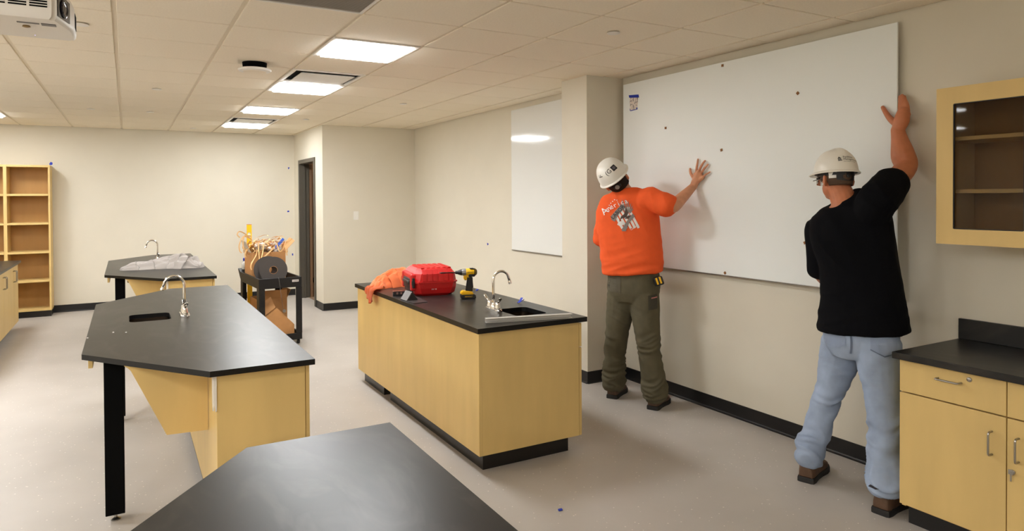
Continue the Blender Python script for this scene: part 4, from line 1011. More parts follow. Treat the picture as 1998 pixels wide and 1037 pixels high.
def remesh(bm, vox, smooth=4, fac=.5):
    """fuse overlapping closed shapes into one continuous skin"""
    bmesh.ops.recalc_face_normals(bm, faces=bm.faces[:])
    me = bpy.data.meshes.new('tmp'); bm.to_mesh(me); bm.free(); o = bpy.data.objects.new('tmp', me); COL.objects.link(o)
    m = o.modifiers.new('r', 'REMESH'); m.mode = 'VOXEL'; m.voxel_size = vox; m.adaptivity = 0
    if smooth: s = o.modifiers.new('s', 'SMOOTH'); s.iterations = smooth; s.factor = fac
    dg = bpy.context.evaluated_depsgraph_get(); dg.update(); ev = o.evaluated_get(dg); m2 = ev.to_mesh(); out = BM(); out.from_mesh(m2); ev.to_mesh_clear()
    bpy.data.objects.remove(o); bpy.data.meshes.remove(me); out.normal_update(); return out
def disp(bm, f):
    bm.normal_update(); mv = [(v, v.normal*f(v.co)) for v in bm.verts]
    for v, d in mv: v.co += d
    bm.normal_update(); return bm
def bvh_of(bm): return BVHTree.FromBMesh(bm)
def decal(name, b2, org, right, up, tree, m, parent, lift=.002, maxe=.02, dirn=None):
    """thin print that follows a curved surface: flat shape thrown on it along its normal"""
    right, up, org = Vector(right).normalized(), Vector(up), Vector(org); up = (up-right*up.dot(right)).normalized(); n = right.cross(up)
    for _ in range(6):
        E = [e for e in b2.edges if e.calc_length() > maxe]
        if not E: break
        bmesh.ops.subdivide_edges(b2, edges=E, cuts=1); bmesh.ops.triangulate(b2, faces=[f for f in b2.faces if len(f.verts) > 4])
    bmesh.ops.triangulate(b2, faces=b2.faces[:]); dead = []
    for v in b2.verts:
        s = org+right*v.co.x+up*v.co.y+n*.5; h = tree.ray_cast(s, -n, 1.0)
        if h[0] is None: dead.append(v)
        else: v.co = h[0]+h[1]*lift*.3+n*lift
    bmesh.ops.delete(b2, geom=dead, context='VERTS')
    if not b2.faces: b2.free(); return None
    return obj(name, b2, m, parent)
def poly2(*polys):
    bm = BM()
    for P in polys:
        vs = [bm.verts.new((x, y, 0)) for x, y in P]; E = [bm.edges.new((vs[i], vs[(i+1) % len(vs)])) for i in range(len(vs))]
        bmesh.ops.triangle_fill(bm, use_beauty=True, edges=E)
    return bm
def cloth_mat(name, rgb, rough=.85, amt=.06, sc_=40, bump=.12, bs=500):
    return mat(name, rgb, rough, spec=.12, noise_amt=amt, noise_scale=sc_, bump=bump, bump_scale=bs)
def skin_mat(name, rgb): 
    m = mat(name, rgb, .5, spec=.35, noise_amt=.07, noise_scale=28, bump=.06, bump_scale=160); b = m.node_tree.nodes['Principled BSDF']
    b.inputs['Subsurface Weight'].default_value = .12; b.inputs['Subsurface Radius'].default_value = (.012, .005, .003); b.inputs['Subsurface Scale'].default_value = 1.0
    return m
def hard_hat(parent, c, up, fw, m, s=1.0, crest=True, vis=.030):
    """shell with crest and rim; c = centre of the rim plane"""
    up = up.normalized(); fw = (fw-up*fw.dot(up)).normalized(); rt = fw.cross(up)
    a, b, h = .118*s, .142*s, .152*s
    bm = BM(); n = 48; rs = []
    def ring(k, z, extra=0.0, front=0.0):
        r = []
        for j in range(n):
            t = 2*math.pi*j/n; x, y = math.cos(t), math.sin(t)
            e = extra+front*max(0, y)**2
            zz = z
            if crest and k > .0 and abs(x) < .45 and z > h*.45: zz = z+.010*s*(1-(x/.45)**2)*min(1, (z-h*.45)/(h*.3))
            r.append(c+rt*x*(a*k+e)+fw*y*(b*k+e)+up*zz)
        return r
    prof = []
    prof.append(ring(1.0, -.004, .010, vis)); prof.append(ring(1.0, 0, .012, vis+.004)); prof.append(ring(1.0, .004, .010, vis)); prof.append(ring(1.0, .010, .002, .004))
    for q in range(1, 15):
        f = q/15*math.pi/2; prof.append(ring(math.cos(f)**.78, .012+(h-.012)*math.sin(f)**1.05))
    rings(bm, prof, cap=False); bm.faces.new([bm.verts.new(p) for p in ring(.06, h+.010*s if crest else h)][::1]) if False else None
    top = bm.verts.new(c+up*(h+(.010*s if crest else 0))); bm.verts.ensure_lookup_table()
    last = [v for v in bm.verts][-1-n:-1]
    for j in range(n): bm.faces.new((last[j], last[(j+1) % n], top))
    # inner shell
    inn = [ring(1.0, -.004, .010, vis), ring(.97, 0, 0, 0)] + [ring(.96*math.cos(q/8*math.pi/2)**.78, .006+(h-.02)*math.sin(q/8*math.pi/2)) for q in range(1, 8)]
    rings(bm, inn, cap=False); bmesh.ops.remove_doubles(bm, verts=bm.verts[:], dist=1e-5)
    tree_b = bm.copy(); tree_b.normal_update(); tr = bvh_of(tree_b); tree_b.free()
    o = obj('hard_hat', bm, m, parent, 'auto')
    # suspension band and rear ratchet below the rim
    def band(name, a0, a1, z0, z1, k, mm, th=.004):
        bb = BM(); rs = []
        for q in range(17):
            t = R(a0+(a1-a0)*q/16); x, y = math.cos(t), math.sin(t); d = rt*x+fw*y
            p = c+rt*x*a*k+fw*y*b*k; rs.append([p+up*z0, p+d*th+up*z0, p+d*th+up*z1, p+up*z1])
        rings(bb, rs); return obj(name, bb, mm, o, 'auto')
    band('head_band', 0, 360, -.016, .004, .80, M_toolblack, .003)
    return o, tr, (rt, fw, up)
def head(bm, c, up, fw, s=1.0):
    """skull, jaw, nose, ears; c = middle of the head (eye level)"""
    up = up.normalized(); fw = (fw-up*fw.dot(up)).normalized(); rt = fw.cross(up); ax = (rt, fw, up)
    ball(bm, c+up*.030*s-fw*.008*s, ax, (.077*s, .096*s, .092*s)); ball(bm, c-up*.045*s+fw*.020*s, ax, (.060*s, .070*s, .066*s)); ball(bm, c-up*.085*s+fw*.048*s, ax, (.034*s, .034*s, .026*s), 2)
    ball(bm, c-up*.022*s+fw*.098*s, ax, (.014*s, .018*s, .020*s), 2); ball(bm, c+up*.004*s+fw*.090*s, ax, (.011*s, .014*s, .026*s), 2)     # nose
    ball(bm, c-up*.056*s+fw*.084*s, ax, (.024*s, .010*s, .005*s), 2); ball(bm, c-up*.066*s+fw*.083*s, ax, (.022*s, .011*s, .006*s), 2)        # lips
    ball(bm, c+up*.020*s+fw*.082*s, ax, (.050*s, .014*s, .010*s), 2)                                                                           # brow
    for k in (-1, 1):
        e = c+rt*k*.078*s-fw*.010*s-up*.006*s; d = (rt*k*.5-fw*.85).normalized(); q = up.cross(d).normalized()
        ball(bm, e, (q, d, up), (.010*s, .026*s, .038*s), 2); ball(bm, e+d*.014*s+rt*k*.006*s, (q, d, up), (.008*s, .014*s, .033*s), 2)
    return rt, fw, up
def face_bits(parent, c, ax, s=1.0):
    rt, fw, up = ax
    for k in (-1, 1):
        bm = BM(); ball(bm, c+rt*k*.031*s+fw*.082*s+up*.003*s, ax, (.013*s,)*3, 2); e = obj('eye', bm, mat('eye_white', (235, 232, 226), .2), parent, True)
        bm = BM(); ball(bm, c+rt*k*.031*s+fw*.0905*s+up*.003*s, ax, (.006*s, .0055*s, .006*s), 2); obj('iris', bm, mat('iris_brown', (60, 40, 26), .2), e, True)
        bm = BM(); ball(bm, c+rt*k*.031*s+fw*.093*s+up*.024*s, ax, (.018*s, .005*s, .004*s), 2); obj('eyebrow', bm, mat('hair_dark', (46, 34, 27), .8), parent, True)
def hair_cap(bm, c, ax, s, back=-.075, front=.035, thick=.006):
    """short hair: a shell over the back and sides of the skull, open at the face"""
    rt, fw, up = ax; N, Mm = 28, 12; C = c+up*.030*s-fw*.008*s; out, inn = [], []
    for i in range(N+1):
        a = R(-48+276*i/N)-math.pi+R(0); ro, ri = [], []
        ang = R(-35+250*i/N)+math.pi      # sweep round the back from ear to ear
        x, y = math.cos(ang), math.sin(ang)
        lo = back*s if y < -.2 else (back*s*.55)
        for j in range(Mm+1):
            z = lo+(.088*s-lo)*j/Mm; f = max(0.02, 1-(z/(.094*s))**2)**.5 if z > 0 else max(.55, 1-(z/(.16*s))**2)**.5
            p = rt*x*.078*s*f+fw*y*.097*s*f+up*z
            ro.append(C+p+p.normalized()*thick); ri.append(C+p*.97)
        out.append(ro); inn.append(ri)
    V = [[bm.verts.new(p) for p in r] for r in out]; W = [[bm.verts.new(p) for p in r] for r in inn]
    for i in range(N):
        for j in range(Mm):
            bm.faces.new((V[i][j], V[i+1][j], V[i+1][j+1], V[i][j+1])); bm.faces.new((W[i][j], W[i][j+1], W[i+1][j+1], W[i+1][j]))
        bm.faces.new((V[i][0], W[i][0], W[i+1][0], V[i+1][0])); bm.faces.new((V[i][Mm], V[i+1][Mm], W[i+1][Mm], W[i][Mm]))
    return bm
def boot(parent, heel, toe_dir, mu, ms, L=.30, lace=False, lift=0.0):
    """work boot: sole and upper; heel = rear end of the sole on the floor"""
    d = Vector((toe_dir[0], toe_dir[1], 0)).normalized(); s = Vector((d.y, -d.x, 0)); h = Vector((heel[0], heel[1], lift))
    def pt(f, w, z): return h+d*(L*f)+s*w+Vector((0, 0, z))
    out = [(0, .032), (.02, .044), (.12, .048), (.3, .044), (.5, .047), (.68, .056), (.82, .054), (.93, .041), (.99, .020)]
    ring_ = [(f, w) for f, w in out]+[(f, -w) for f, w in out[::-1]]
    bm = BM(); rings(bm, [[pt(f, w, z) for f, w in ring_] for z in (.0, .022)]+[[pt(f*.985+.006, w*.95, .030) for f, w in ring_]]); so = obj('sole', bm, ms, None, 'auto', tuple(h))
    bm = BM(); secs = []
    prof = [(.015, .036, .09), (.10, .044, .128), (.28, .043, .128), (.42, .043, .100), (.58, .048, .078), (.74, .050, .068), (.88, .040, .058), (.965, .018, .044)]
    rs = []
    for f, w, z in prof:
        r = []
        for j in range(15):
            a = math.pi*j/14; r.append(pt(f, w*math.cos(a)*(1+.05*math.sin(a)), .029+(z-.029)*math.sin(a)**.62))
        rs.append(r)
    rings(bm, rs)
    lathe(bm, [(.047, 0), (.049, .03), (.048, .06), (.050, .075), (.050, .08)], h+d*L*.17+Vector((0, 0, .075)), 18); 
    up = obj('boot', remesh(bm, .006, 3), mu, parent, True)
    so.parent = up; so.location = (0, 0, 0); me = so.data
    for v in me.vertices: v.co = v.co+h-ROOT[parent.name]
    ROOT[so.name] = ROOT[parent.name]
    bm = BM(); tube(bm, [h+d*L*.17+Vector((0, 0, .128))+Vector((math.cos(a), math.sin(a), 0))*.051 for a in [2*math.pi*q/24 for q in range(25)]], .010, 8); obj('padded_collar', bm, mat('boot_collar', (34, 26, 22), .7), up, True)
    return up
def finger(bm, pts, r0, r1):
    n = len(pts); limb(bm, [(p, r0+(r1-r0)*i/(n-1)) for i, p in enumerate(pts)], 10, 3)
def nose_noise(p, s, k=0): return noise.noise(p*s+Vector((k*9.1, k*4.7, k*2.3)))

# ================= first man: orange shirt =================
base1 = Vector((3.45, 4.05, 0))
P1 = thing('person', base1, 'person in orange print t-shirt, olive trousers and tilted white hard hat, one arm on board', 'person', 'workers hanging the whiteboard')
Ws = Vector((.5, -.86, 0))                      # towards his right side
CRh = Vector((CR.x, CR.y, 0)).normalized(); CFh = Vector((CF.x, CF.y, 0)).normalized(); UP = Vector((0, 0, 1))
skin1 = skin_mat('skin_light', (206, 146, 112))
# joints surveyed from the picture, with a distance for each
hipL, hipR = vx(1214, 582, 5.33), vx(1256, 584, 5.22)
kneL, kneR = vx(1201, 665, 5.36), vx(1267, 682, 5.16)
BD1 = (Vector((.80, .50, 0)).normalized(), Vector((.86, .42, 0)).normalized()); BH1 = (atz(1193, 779, 0), atz(1272, 801, 0))
ankL, ankR = [h+d*.056+UP*.14 for h, d in zip(BH1, BD1)]
pel = vx(1236, 560, 5.28); wai = vx(1235, 510, 5.27); che = vx(1226, 430, 5.26); nek = vx(1222, 378, 5.25)
shL, shR = vx(1186, 412, 5.36), vx(1266, 388, 5.14)
elL, wrL = vx(1175, 470, 5.42), vx(1194, 500, 5.62)
elR = vx(1312, 405, 5.00)
WXh = WX-.004
wrR = atx(1353, 364, WXh-.040)
hc1 = vx(1203, 352, 5.25); up1 = (-CRh*.60+UP*.76-CFh*.24).normalized(); fw1 = (CFh*.93+CRh*.36+UP*.10)
bm = BM()
trunk(bm, [(pel-UP*.10, Ws*.13, .10), (pel, Ws*.15, .115), (wai, Ws*.14, .105), (che, Ws*.16, .115), (che.lerp(nek, .7), Ws*.14, .09), (nek, Ws*.07, .06)])
for h, k, a in ((hipL, kneL, ankL), (hipR, kneR, ankR)): limb(bm, [(h+UP*.05, .085), (h.lerp(k, .4), .078), (k, .056), (k.lerp(a, .35), .055), (a, .038), (a-UP*.05, .036)])
for s_, e, w_ in ((shL, elL, wrL), (shR, elR, wrR)): limb(bm, [(s_.lerp(che, .3), .06), (s_, .062), (s_.lerp(e, .5), .052), (e, .043), (e.lerp(w_, .35), .045), (e.lerp(w_, .8), .034), (w_, .029)])
limb(bm, [(nek-UP*.03, .07), (nek, .062), (nek.lerp(hc1, .5), .058), (hc1-up1*.03, .06)])
ax1 = head(bm, hc1, up1, fw1)
# right hand flat on the board, seen from its back
def bp(u, v, off): return atx(u, v, WXh-off)
limb(bm, [(wrR, .028), (bp(1356, 357, .034), .030), (bp(1361, 345, .026), .030), (bp(1364, 338, .022), .024)], 14, 4)
for q in ((1357, 340), (1362, 338), (1367, 341), (1371, 346)): limb(bm, [(bp(1357, 357, .032), .020), (bp(*q, .020), .0165)], 10, 4)
finger(bm, [bp(1358.5, 336, .019), bp(1359.5, 326, .020), bp(1361, 318, .015), bp(1362, 310.5, .010)], .0105, .0078)
finger(bm, [bp(1363.5, 334, .019), bp(1368, 325, .021), bp(1372, 318.5, .016), bp(1376, 313.5, .010)], .0108, .008)
finger(bm, [bp(1368, 338, .019), bp(1373.5, 330, .020), bp(1378, 325, .015), bp(1381.5, 320.5, .010)], .0103, .0076)
finger(bm, [bp(1372, 344.5, .018), bp(1377.5, 340.5, .018), bp(1382, 338, .013), bp(1385.5, 335.5, .009)], .009, .0068)
finger(bm, [bp(1356, 352, .030), bp(1350, 343, .024), bp(1347, 336, .018), bp(1346.5, 329, .014)], .0135, .009)
# left hand, hidden in front of him, resting lightly closed
d = (wrL-elL).normalized(); q_ = d.cross(UP).normalized()
limb(bm, [(wrL, .028), (wrL+d*.05, .034), (wrL+d*.09, .030)], 12)
for k in range(4): f0 = wrL+d*.09+UP*(.024-.016*k); finger(bm, [f0, f0+d*.035+q_*.006, f0+d*.055-q_*.012, f0+d*.06-q_*.034], .0092, .0074)
finger(bm, [wrL+d*.03+UP*.02, wrL+d*.06+UP*.044-q_*.01, wrL+d*.085+UP*.050-q_*.02], .012, .009)
body = remesh(bm, .0048, 3, .5)
obj('body', body, skin1, P1, True)
face_bits(P1, hc1, ax1)
# hair and beard
M_hair1 = mat('hair_brown', (40, 29, 22), .8, spec=.2, bump=.5, bump_scale=300)
bm = BM(); hair_cap(bm, hc1, ax1, 1.0, -.085, thick=.007); obj('hair', bm, M_hair1, P1, True)
bm = BM(); rt, fw, up = ax1
ball(bm, hc1-up*.060+fw*.030, ax1, (.064, .068, .056)); ball(bm, hc1-up*.098+fw*.05, ax1, (.042, .042, .032), 2)
for k in (-1, 1): ball(bm, hc1+rt*k*.062-up*.03+fw*.018, ax1, (.016, .030, .045), 2)
obj('beard', disp(remesh(bm, .006, 2), lambda p: .003*nose_noise(p, 60)), M_hair1, P1, True)
# trousers
def fold(p, c, t):      # bunched rings round a leg, stronger near the hem
    return 0
def trousers(hipL, hipR, kneL, kneR, ankL, ankR, pel, wtop, Wv, hw, hd, seed, hem, vox=.0075, kn=(1.0, 1.0)):
    bm = BM()
    trunk(bm, [(pel-UP*.11, Wv*(hw*.78), hd*.86), (pel-UP*.03, Wv*hw, hd), (pel+(wtop-pel)*.6, Wv*hw*.98, hd*.96), (wtop, Wv*hw*.93, hd*.9)])
    for h, k, a, hm, g in ((hipL, kneL, ankL, hem[0], kn[0]), (hipR, kneR, ankR, hem[1], kn[1])):
        limb(bm, [(h+UP*.03, .118), (h.lerp(k, .35), .108*(.5+.5*g)), (h.lerp(k, .75), .090*g), (k, .084*g), (k.lerp(a, .4), .080*g), (k.lerp(a, .8), .081*g), (a-UP*.0, .086*g), (hm, .080*g)], 20)
    b = remesh(bm, vox, 3)
    zk = (kneL.z+kneR.z)/2; za = (ankL.z+ankR.z)/2
    def f(p):
        z = p.z; w1 = math.exp(-((z-za-.03)/.14)**2); w2 = math.exp(-((z-zk)/.13)**2)*.55; w3 = .18
        q = Vector((p.x*5, p.y*5, z*19+2.2*nose_noise(p, 5, seed)+1.6*math.sin((p.x*.8+p.y)*9)))
        r = 1-abs(noise.noise(q+Vector((seed*5.1, 0, 0))))*2.2
        r2 = nose_noise(Vector((p.x, p.y, p.z*.5)), 14, seed+3)
        return (w1*.019+w2*.014+w3*.010)*r+.004*r2*(1-w1)
    return disp(b, f)
M_olive = cloth_mat('olive_canvas', (92, 86, 68), .85, .10, 14, .1, 600)
tb = trousers(hipL, hipR, kneL, kneR, ankL, ankR, pel, vx(1236, 526, 5.275), Ws, .205, .150, 2, (ankL-UP*.045, ankR-UP*.045))
tree_t1 = bvh_of(tb); pants1 = obj('trousers', tb, M_olive, P1, True)
# shirt: torso and sleeves in one
def shirt(secs, sleeves, seed, vox=.0075, amp=1.0):
    bm = BM(); trunk(bm, secs)
    for s in sleeves: limb(bm, s, 18)
    b = remesh(bm, vox, 4)
    zs = [s[0].z for s in secs]; z0, z1 = min(zs), max(zs)
    def f(p):
        g = (z1-p.z)/(z1-z0)
        q = Vector(((p.x*.7-p.y*.7)*9+p.z*5, (p.x*.7+p.y*.7)*5, p.z*3.2))
        r = 1-abs(noise.noise(q+Vector((seed*3.7, seed, 0))))*2
        q2 = Vector(((p.x*.7-p.y*.7)*5-p.z*14, (p.x+p.y)*3, p.z*9))
        r2 = 1-abs(noise.noise(q2+Vector((seed, 7, 2))))*2
        return amp*(.005*r+.008*r2*max(0, g-.45))
    return disp(b, f)
hemL, hemR = vx(1180, 524, 5.36), vx(1290, 541, 5.16)
hem1 = (hemL+hemR)/2; hemv = (hemR-hemL)/2
def secv(uL, vL, uR, vR, d, dd): a, b_ = vx(uL, vL, d+dd), vx(uR, vR, d-dd); return (a+b_)/2, (b_-a)/2
secs = []
for uL, vL, uR, vR, d, dd, hd in ((1180, 523, 1291, 540, 5.27, .10, .150), (1177, 505, 1291, 520, 5.27, .10, .150), (1171, 470, 1289, 478, 5.27, .10, .145), (1168, 440, 1286, 440, 5.27, .105, .145), (1168, 418, 1281, 405, 5.26, .105, .135), (1180, 392, 1268, 375, 5.25, .09, .105), (1203, 377, 1242, 361, 5.25, .045, .07)):
    c, v = secv(uL, vL, uR, vR, d, dd); secs.append((c, v, hd))
sb = shirt(secs, [[(shL.lerp(che, .25), .085), (shL, .082), (shL.lerp(elL, .5), .076), (shL.lerp(elL, .98), .073)],
                  [(shR.lerp(che, .2), .09), (shR, .088), (shR.lerp(elR, .45), .084), (shR.lerp(elR, .86), .086)]], 4, amp=1.6)
tree_s1 = bvh_of(sb)
M_orange = cloth_mat('orange_shirt', (240, 98, 50), .8, .03, 20, .08, 700)
shirt1 = obj('t_shirt', sb, M_orange, P1, True)
# print on the back
pc = vx(1213, 418, 5.14); pr_ = (vx(1240, 408, 5.14)-vx(1190, 434, 5.14)); pu_ = UP*1.0+CRh*.22
def pdec(nm, b2, m, lift=.0022, maxe=.015): return decal(nm, b2, pc, pr_, pu_, tree_s1, m, shirt1, lift, maxe)
M_pw, M_pg, M_pd = mat('print_white', (235, 230, 225), .6), mat('print_grey', (140, 128, 122), .7), mat('print_dark', (74, 56, 50), .7)
pdec('print_stripes', poly2(*[[(x-.010, -.10-.012*i), (x+.008, -.10-.012*i), (x+.010, .03), (x-.008, .03)] for i, x in enumerate((-.045, -.018, .009, .036, .060))]), M_pw)
def feather(a, L0, L1, w): 
    ca, sa = math.cos(R(a)), math.sin(R(a)); ox, oy = .030, -.035
    return [(ox+ca*L0-sa*w, oy+sa*L0+ca*w), (ox+ca*L1*.8-sa*w*1.1, oy+sa*L1*.8+ca*w*1.1), (ox+ca*L1, oy+sa*L1), (ox+ca*L1*.8+sa*w*.7, oy+sa*L1*.8-ca*w*.7), (ox+ca*L0+sa*w, oy+sa*L0-ca*w)]
pdec('print_wing', poly2(*[feather(a, .03, L1, .0042) for a, L1 in ((30, .075), (40, .09), (50, .105), (60, .12), (70, .135), (80, .14), (92, .12))]), M_pg, .003)
pdec('print_eagle', poly2([(-.050, -.048), (-.02, -.030), (.018, -.035), (.045, -.012), (.05, .03), (.034, .015), (.012, -.008), (-.012, -.012)], [(.0, -.04), (.045, -.06), (.06, -.04), (.035, -.03)]), M_pd, .0034)
pdec('print_eagle_head', poly2([(-.066, -.056), (-.046, -.042), (-.022, -.048), (-.016, -.066), (-.032, -.078), (-.056, -.074)]), M_pw, .0042)
pdec('print_ribbon', poly2([(-.085, -.006), (-.070, -.030), (-.02, .012), (.045, .034), (.040, .068), (-.02, .046), (-.075, .020)]), M_pg, .0044)
pdec('print_ribbon', poly2([(-.06, -.115), (-.035, -.128), (.01, -.085), (.075, -.055), (.07, -.03), (.0, -.066), (-.05, -.10)]), M_pg, .0046)
def arched(s, size, r, cx_, cy_, a0, m, lift):
    n = len(s); b = BM()
    for i, ch in enumerate(s):
        t = text_bm(ch, size*(1.35 if ch.isupper() and i == 0 else 1)); a = a0+(i-(n-1)/2)*size*.54/r
        Mx = Matrix.Translation((cx_+r*math.sin(a), cy_+r*math.cos(a)-r, 0)) @ Matrix.Rotation(-a, 4, 'Z')
        bmesh.ops.transform(t, matrix=Mx, verts=t.verts[:]); merge(b, t); t.free()
    return pdec('lettering', b, m, lift)
arched('America', .052, .40, -.012, .080, .0, M_pw, .005)
b = text_bm('LABOR', .041); bmesh.ops.transform(b, matrix=Matrix.Translation((-.018, .026, 0)) @ Matrix.Rotation(R(22), 4, 'Z'), verts=b.verts[:]); pdec('lettering', b, mat('print_black', (22, 16, 15), .7), .0075)
b = text_bm('Glaziers', .022); bmesh.ops.transform(b, matrix=Matrix.Translation((.035, -.128, 0)) @ Matrix.Rotation(R(8), 4, 'Z'), verts=b.verts[:]); pdec('lettering', b, M_pw, .004)
pdec('print_stars', poly2(*[[(x-.003, y-.003), (x+.003, y-.003), (x+.003, y+.003), (x-.003, y+.003)] for x, y in ((-.06, .085), (-.045, .098), (-.028, .107), (-.01, .113), (.008, .118), (-.035, .088), (.02, .108))]), M_pw, .003)
# hard hat
M_hat1 = mat('hat_white', (236, 232, 222), .35, spec=.5)
hat, tree_h, hx = hard_hat(P1, hc1+up1*.036+fw1*.004, up1, fw1, M_hat1, 1.0, False)
rt, fw, up = hx
def hdec(nm, b2, ax_, zc, m, lift=.0015, rot=0, cc=None, tree=None, par=None, maxe=.012):
    a_ = R(ax_); out = (rt*math.sin(a_)-fw*math.cos(a_)); r_ = (rt*math.cos(a_)+fw*math.sin(a_)); 
    if rot: bmesh.ops.transform(b2, matrix=Matrix.Rotation(R(rot), 4, 'Z'), verts=b2.verts[:])
    return decal(nm, b2, cc+up*zc+out*.02, r_, up+out*-.35, tree, m, par, lift, maxe)
kw = dict(cc=hc1+up1*.036, tree=tree_h, par=hat)
hdec('sticker', poly2([(-.021, -.021), (.021, -.021), (.021, .021), (-.021, .021)]), 34, .060, mat('sticker_black', (24, 22, 26), .4), **kw)
hdec('sticker_emblem', poly2([(.013*math.cos(q*.5236), .013*math.sin(q*.5236)) for q in range(12)]), 34, .060, mat('sticker_grey', (98, 92, 98), .4), lift=.0025, **kw)
hdec('lettering', text_bm('(G', .05), 6, .058, M_toolblack, rot=8, **kw)
hdec('lettering', text_bm('F', .055), -30, .058, M_toolblack, rot=90, **kw)
bm = BM()
for q in range(1): ball(bm, hc1-fw*.10-up*.012, (rt, fw, up), (.036, .012, .020), 2)
obj('ratchet_strap', bm, M_toolblack, hat, True)
bm = BM(); lathe(bm, [(.016, 0), (.018, .006), (.014, .010)], hc1-fw*.110-up*.012, 16, -fw); obj('ratchet_knob', bm, mat('knob_grey', (150, 146, 140), .5), hat, 'auto')
# boots
M_boot1 = mat('boot_brown', (84, 62, 46), .6, noise_amt=.15, noise_scale=30); M_sole = mat('boot_sole', (26, 23, 21), .7)
for h, d in zip(BH1, BD1): boot(P1, h, d, M_boot1, M_sole)
# pockets and label on the trousers
M_olive_d = mat('olive_seam', (64, 60, 48), .85)
decal('pocket', poly2([(-.052, -.075), (.055, -.085), (.055, .075), (-.045, .08)]), vx(1198, 552, 5.15), CRh, UP, tree_t1, mat('olive_pocket', (84, 78, 62), .85), pants1, .003, .015)
decal('hammer_loop', poly2([(-.006, -.01), (.04, -.014), (.04, .002), (-.006, .006)]), vx(1181, 558, 5.2), CRh, UP, tree_t1, M_olive_d, pants1, .012, .01)
decal('side_pocket', poly2([(-.045, -.07), (.03, -.06), (.03, .05), (-.045, .04)]), vx(1279, 590, 5.05), CRh, UP, tree_t1, M_olive_d, pants1, .003, .015)
decal('pocket_label', poly2([(-.025, -.006), (.025, .0), (.025, .008), (-.025, .002)]), vx(1280, 584, 5.05), CRh, UP, tree_t1, mat('label_pink', (190, 120, 110), .7), pants1, .006, .015)
# tape measure clipped to his pocket
h_ = tree_t1.find_nearest(vx(1284, 549, 5.08)); tmc = vx(1285, 549, (h_[0]-CAM).dot(CF)-.035)
t = thing('tape_measure', tmc-UP*.03, 'black and yellow tape measure clipped to the olive trousers under the orange shirt', 'tape measure')
bm = BM(); b = bmesh.new(); box(b, -.034, .034, -.021, .021, -.033, .033, .010, 3); Mx = Matrix((CRh, -CFh, UP)).transposed().to_4x4() @ Matrix.Rotation(R(-18), 4, 'Y'); Mx.translation = tmc
bmesh.ops.transform(b, matrix=Mx, verts=b.verts[:]); merge(bm, b); b.free(); obj('case', bm, M_toolblack, t, 'auto')
for k in (-.012, .014):
    bm = BM(); b = bmesh.new(); box(b, k-.009, k+.005, -.0225, .0225, -.020, .031, .002); bmesh.ops.transform(b, matrix=Mx, verts=b.verts[:]); merge(bm, b); b.free(); obj('yellow_stripe', bm, M_yellow, t)

# ================= second man: black shirt, jeans =================
base2 = Vector((3.40, 2.22, 0))
P2 = thing('person', base2, 'person in black t-shirt, faded blue jeans and upright white hard hat, gripping the board edge', 'person', 'workers hanging the whiteboard')
Ws2 = Vector((.45, -.89, 0)).normalized()
skin2 = skin_mat('skin_tan', (196, 124, 88))
hipL, hipR = vx(1646, 680, 3.80), vx(1712, 682, 3.60)
kneL, kneR = vx(1611, 785, 3.84), vx(1724, 800, 3.53)
BD2 = (Vector((.90, .30, 0)).normalized(), Vector((.97, .10, 0)).normalized()); BH2 = (atz(1571, 943, 0), atz(1716, 1006, 0))
ankL, ankR = [h+d*.060+UP*.15 for h, d in zip(BH2, BD2)]
pel = vx(1679, 655, 3.70); wai = vx(1684, 585, 3.70); che = vx(1664, 480, 3.68); nek = vx(1648, 398, 3.66)
shL, shR = vx(1600, 446, 3.77), vx(1712, 392, 3.52)
elL, wrL = vx(1601, 528, 3.83), vx(1612, 552, 3.98)
elR = vx(1767, 327, 3.70)
EX = WX+.004
wrR = atx(1751, 252, EX-.050)
hc2 = vx(1631, 352, 3.70); up2 = (UP*.985+CRh*.02+CFh*.10).normalized(); fw2 = (CFh*.985-CRh*.17)
bm = BM()
trunk(bm, [(pel-UP*.10, Ws2*.13, .11), (pel, Ws2*.155, .125), (wai, Ws2*.15, .12), (che, Ws2*.165, .12), (che.lerp(nek, .7), Ws2*.14, .09), (nek, Ws2*.07, .065)])
for h, k, a in ((hipL, kneL, ankL), (hipR, kneR, ankR)): limb(bm, [(h+UP*.05, .085), (h.lerp(k, .4), .078), (k, .056), (k.lerp(a, .35), .055), (a, .038), (a-UP*.04, .036)])
limb(bm, [(shL.lerp(che, .3), .06), (shL, .062), (shL.lerp(elL, .5), .052), (elL, .043), (elL.lerp(wrL, .35), .045), (elL.lerp(wrL, .8), .034), (wrL, .029)])
limb(bm, [(shR.lerp(che, .3), .065), (shR, .066), (shR.lerp(elR, .5), .058), (elR, .057), (elR.lerp(wrR, .3), .061), (elR.lerp(wrR, .75), .042), (wrR, .034)])
limb(bm, [(nek-UP*.04, .078), (nek, .068), (nek.lerp(hc2, .5), .062), (hc2-up2*.03, .062)])
ax2 = head(bm, hc2, up2, fw2, .93)
def ep(u, v, off): return atx(u, v, EX-off)
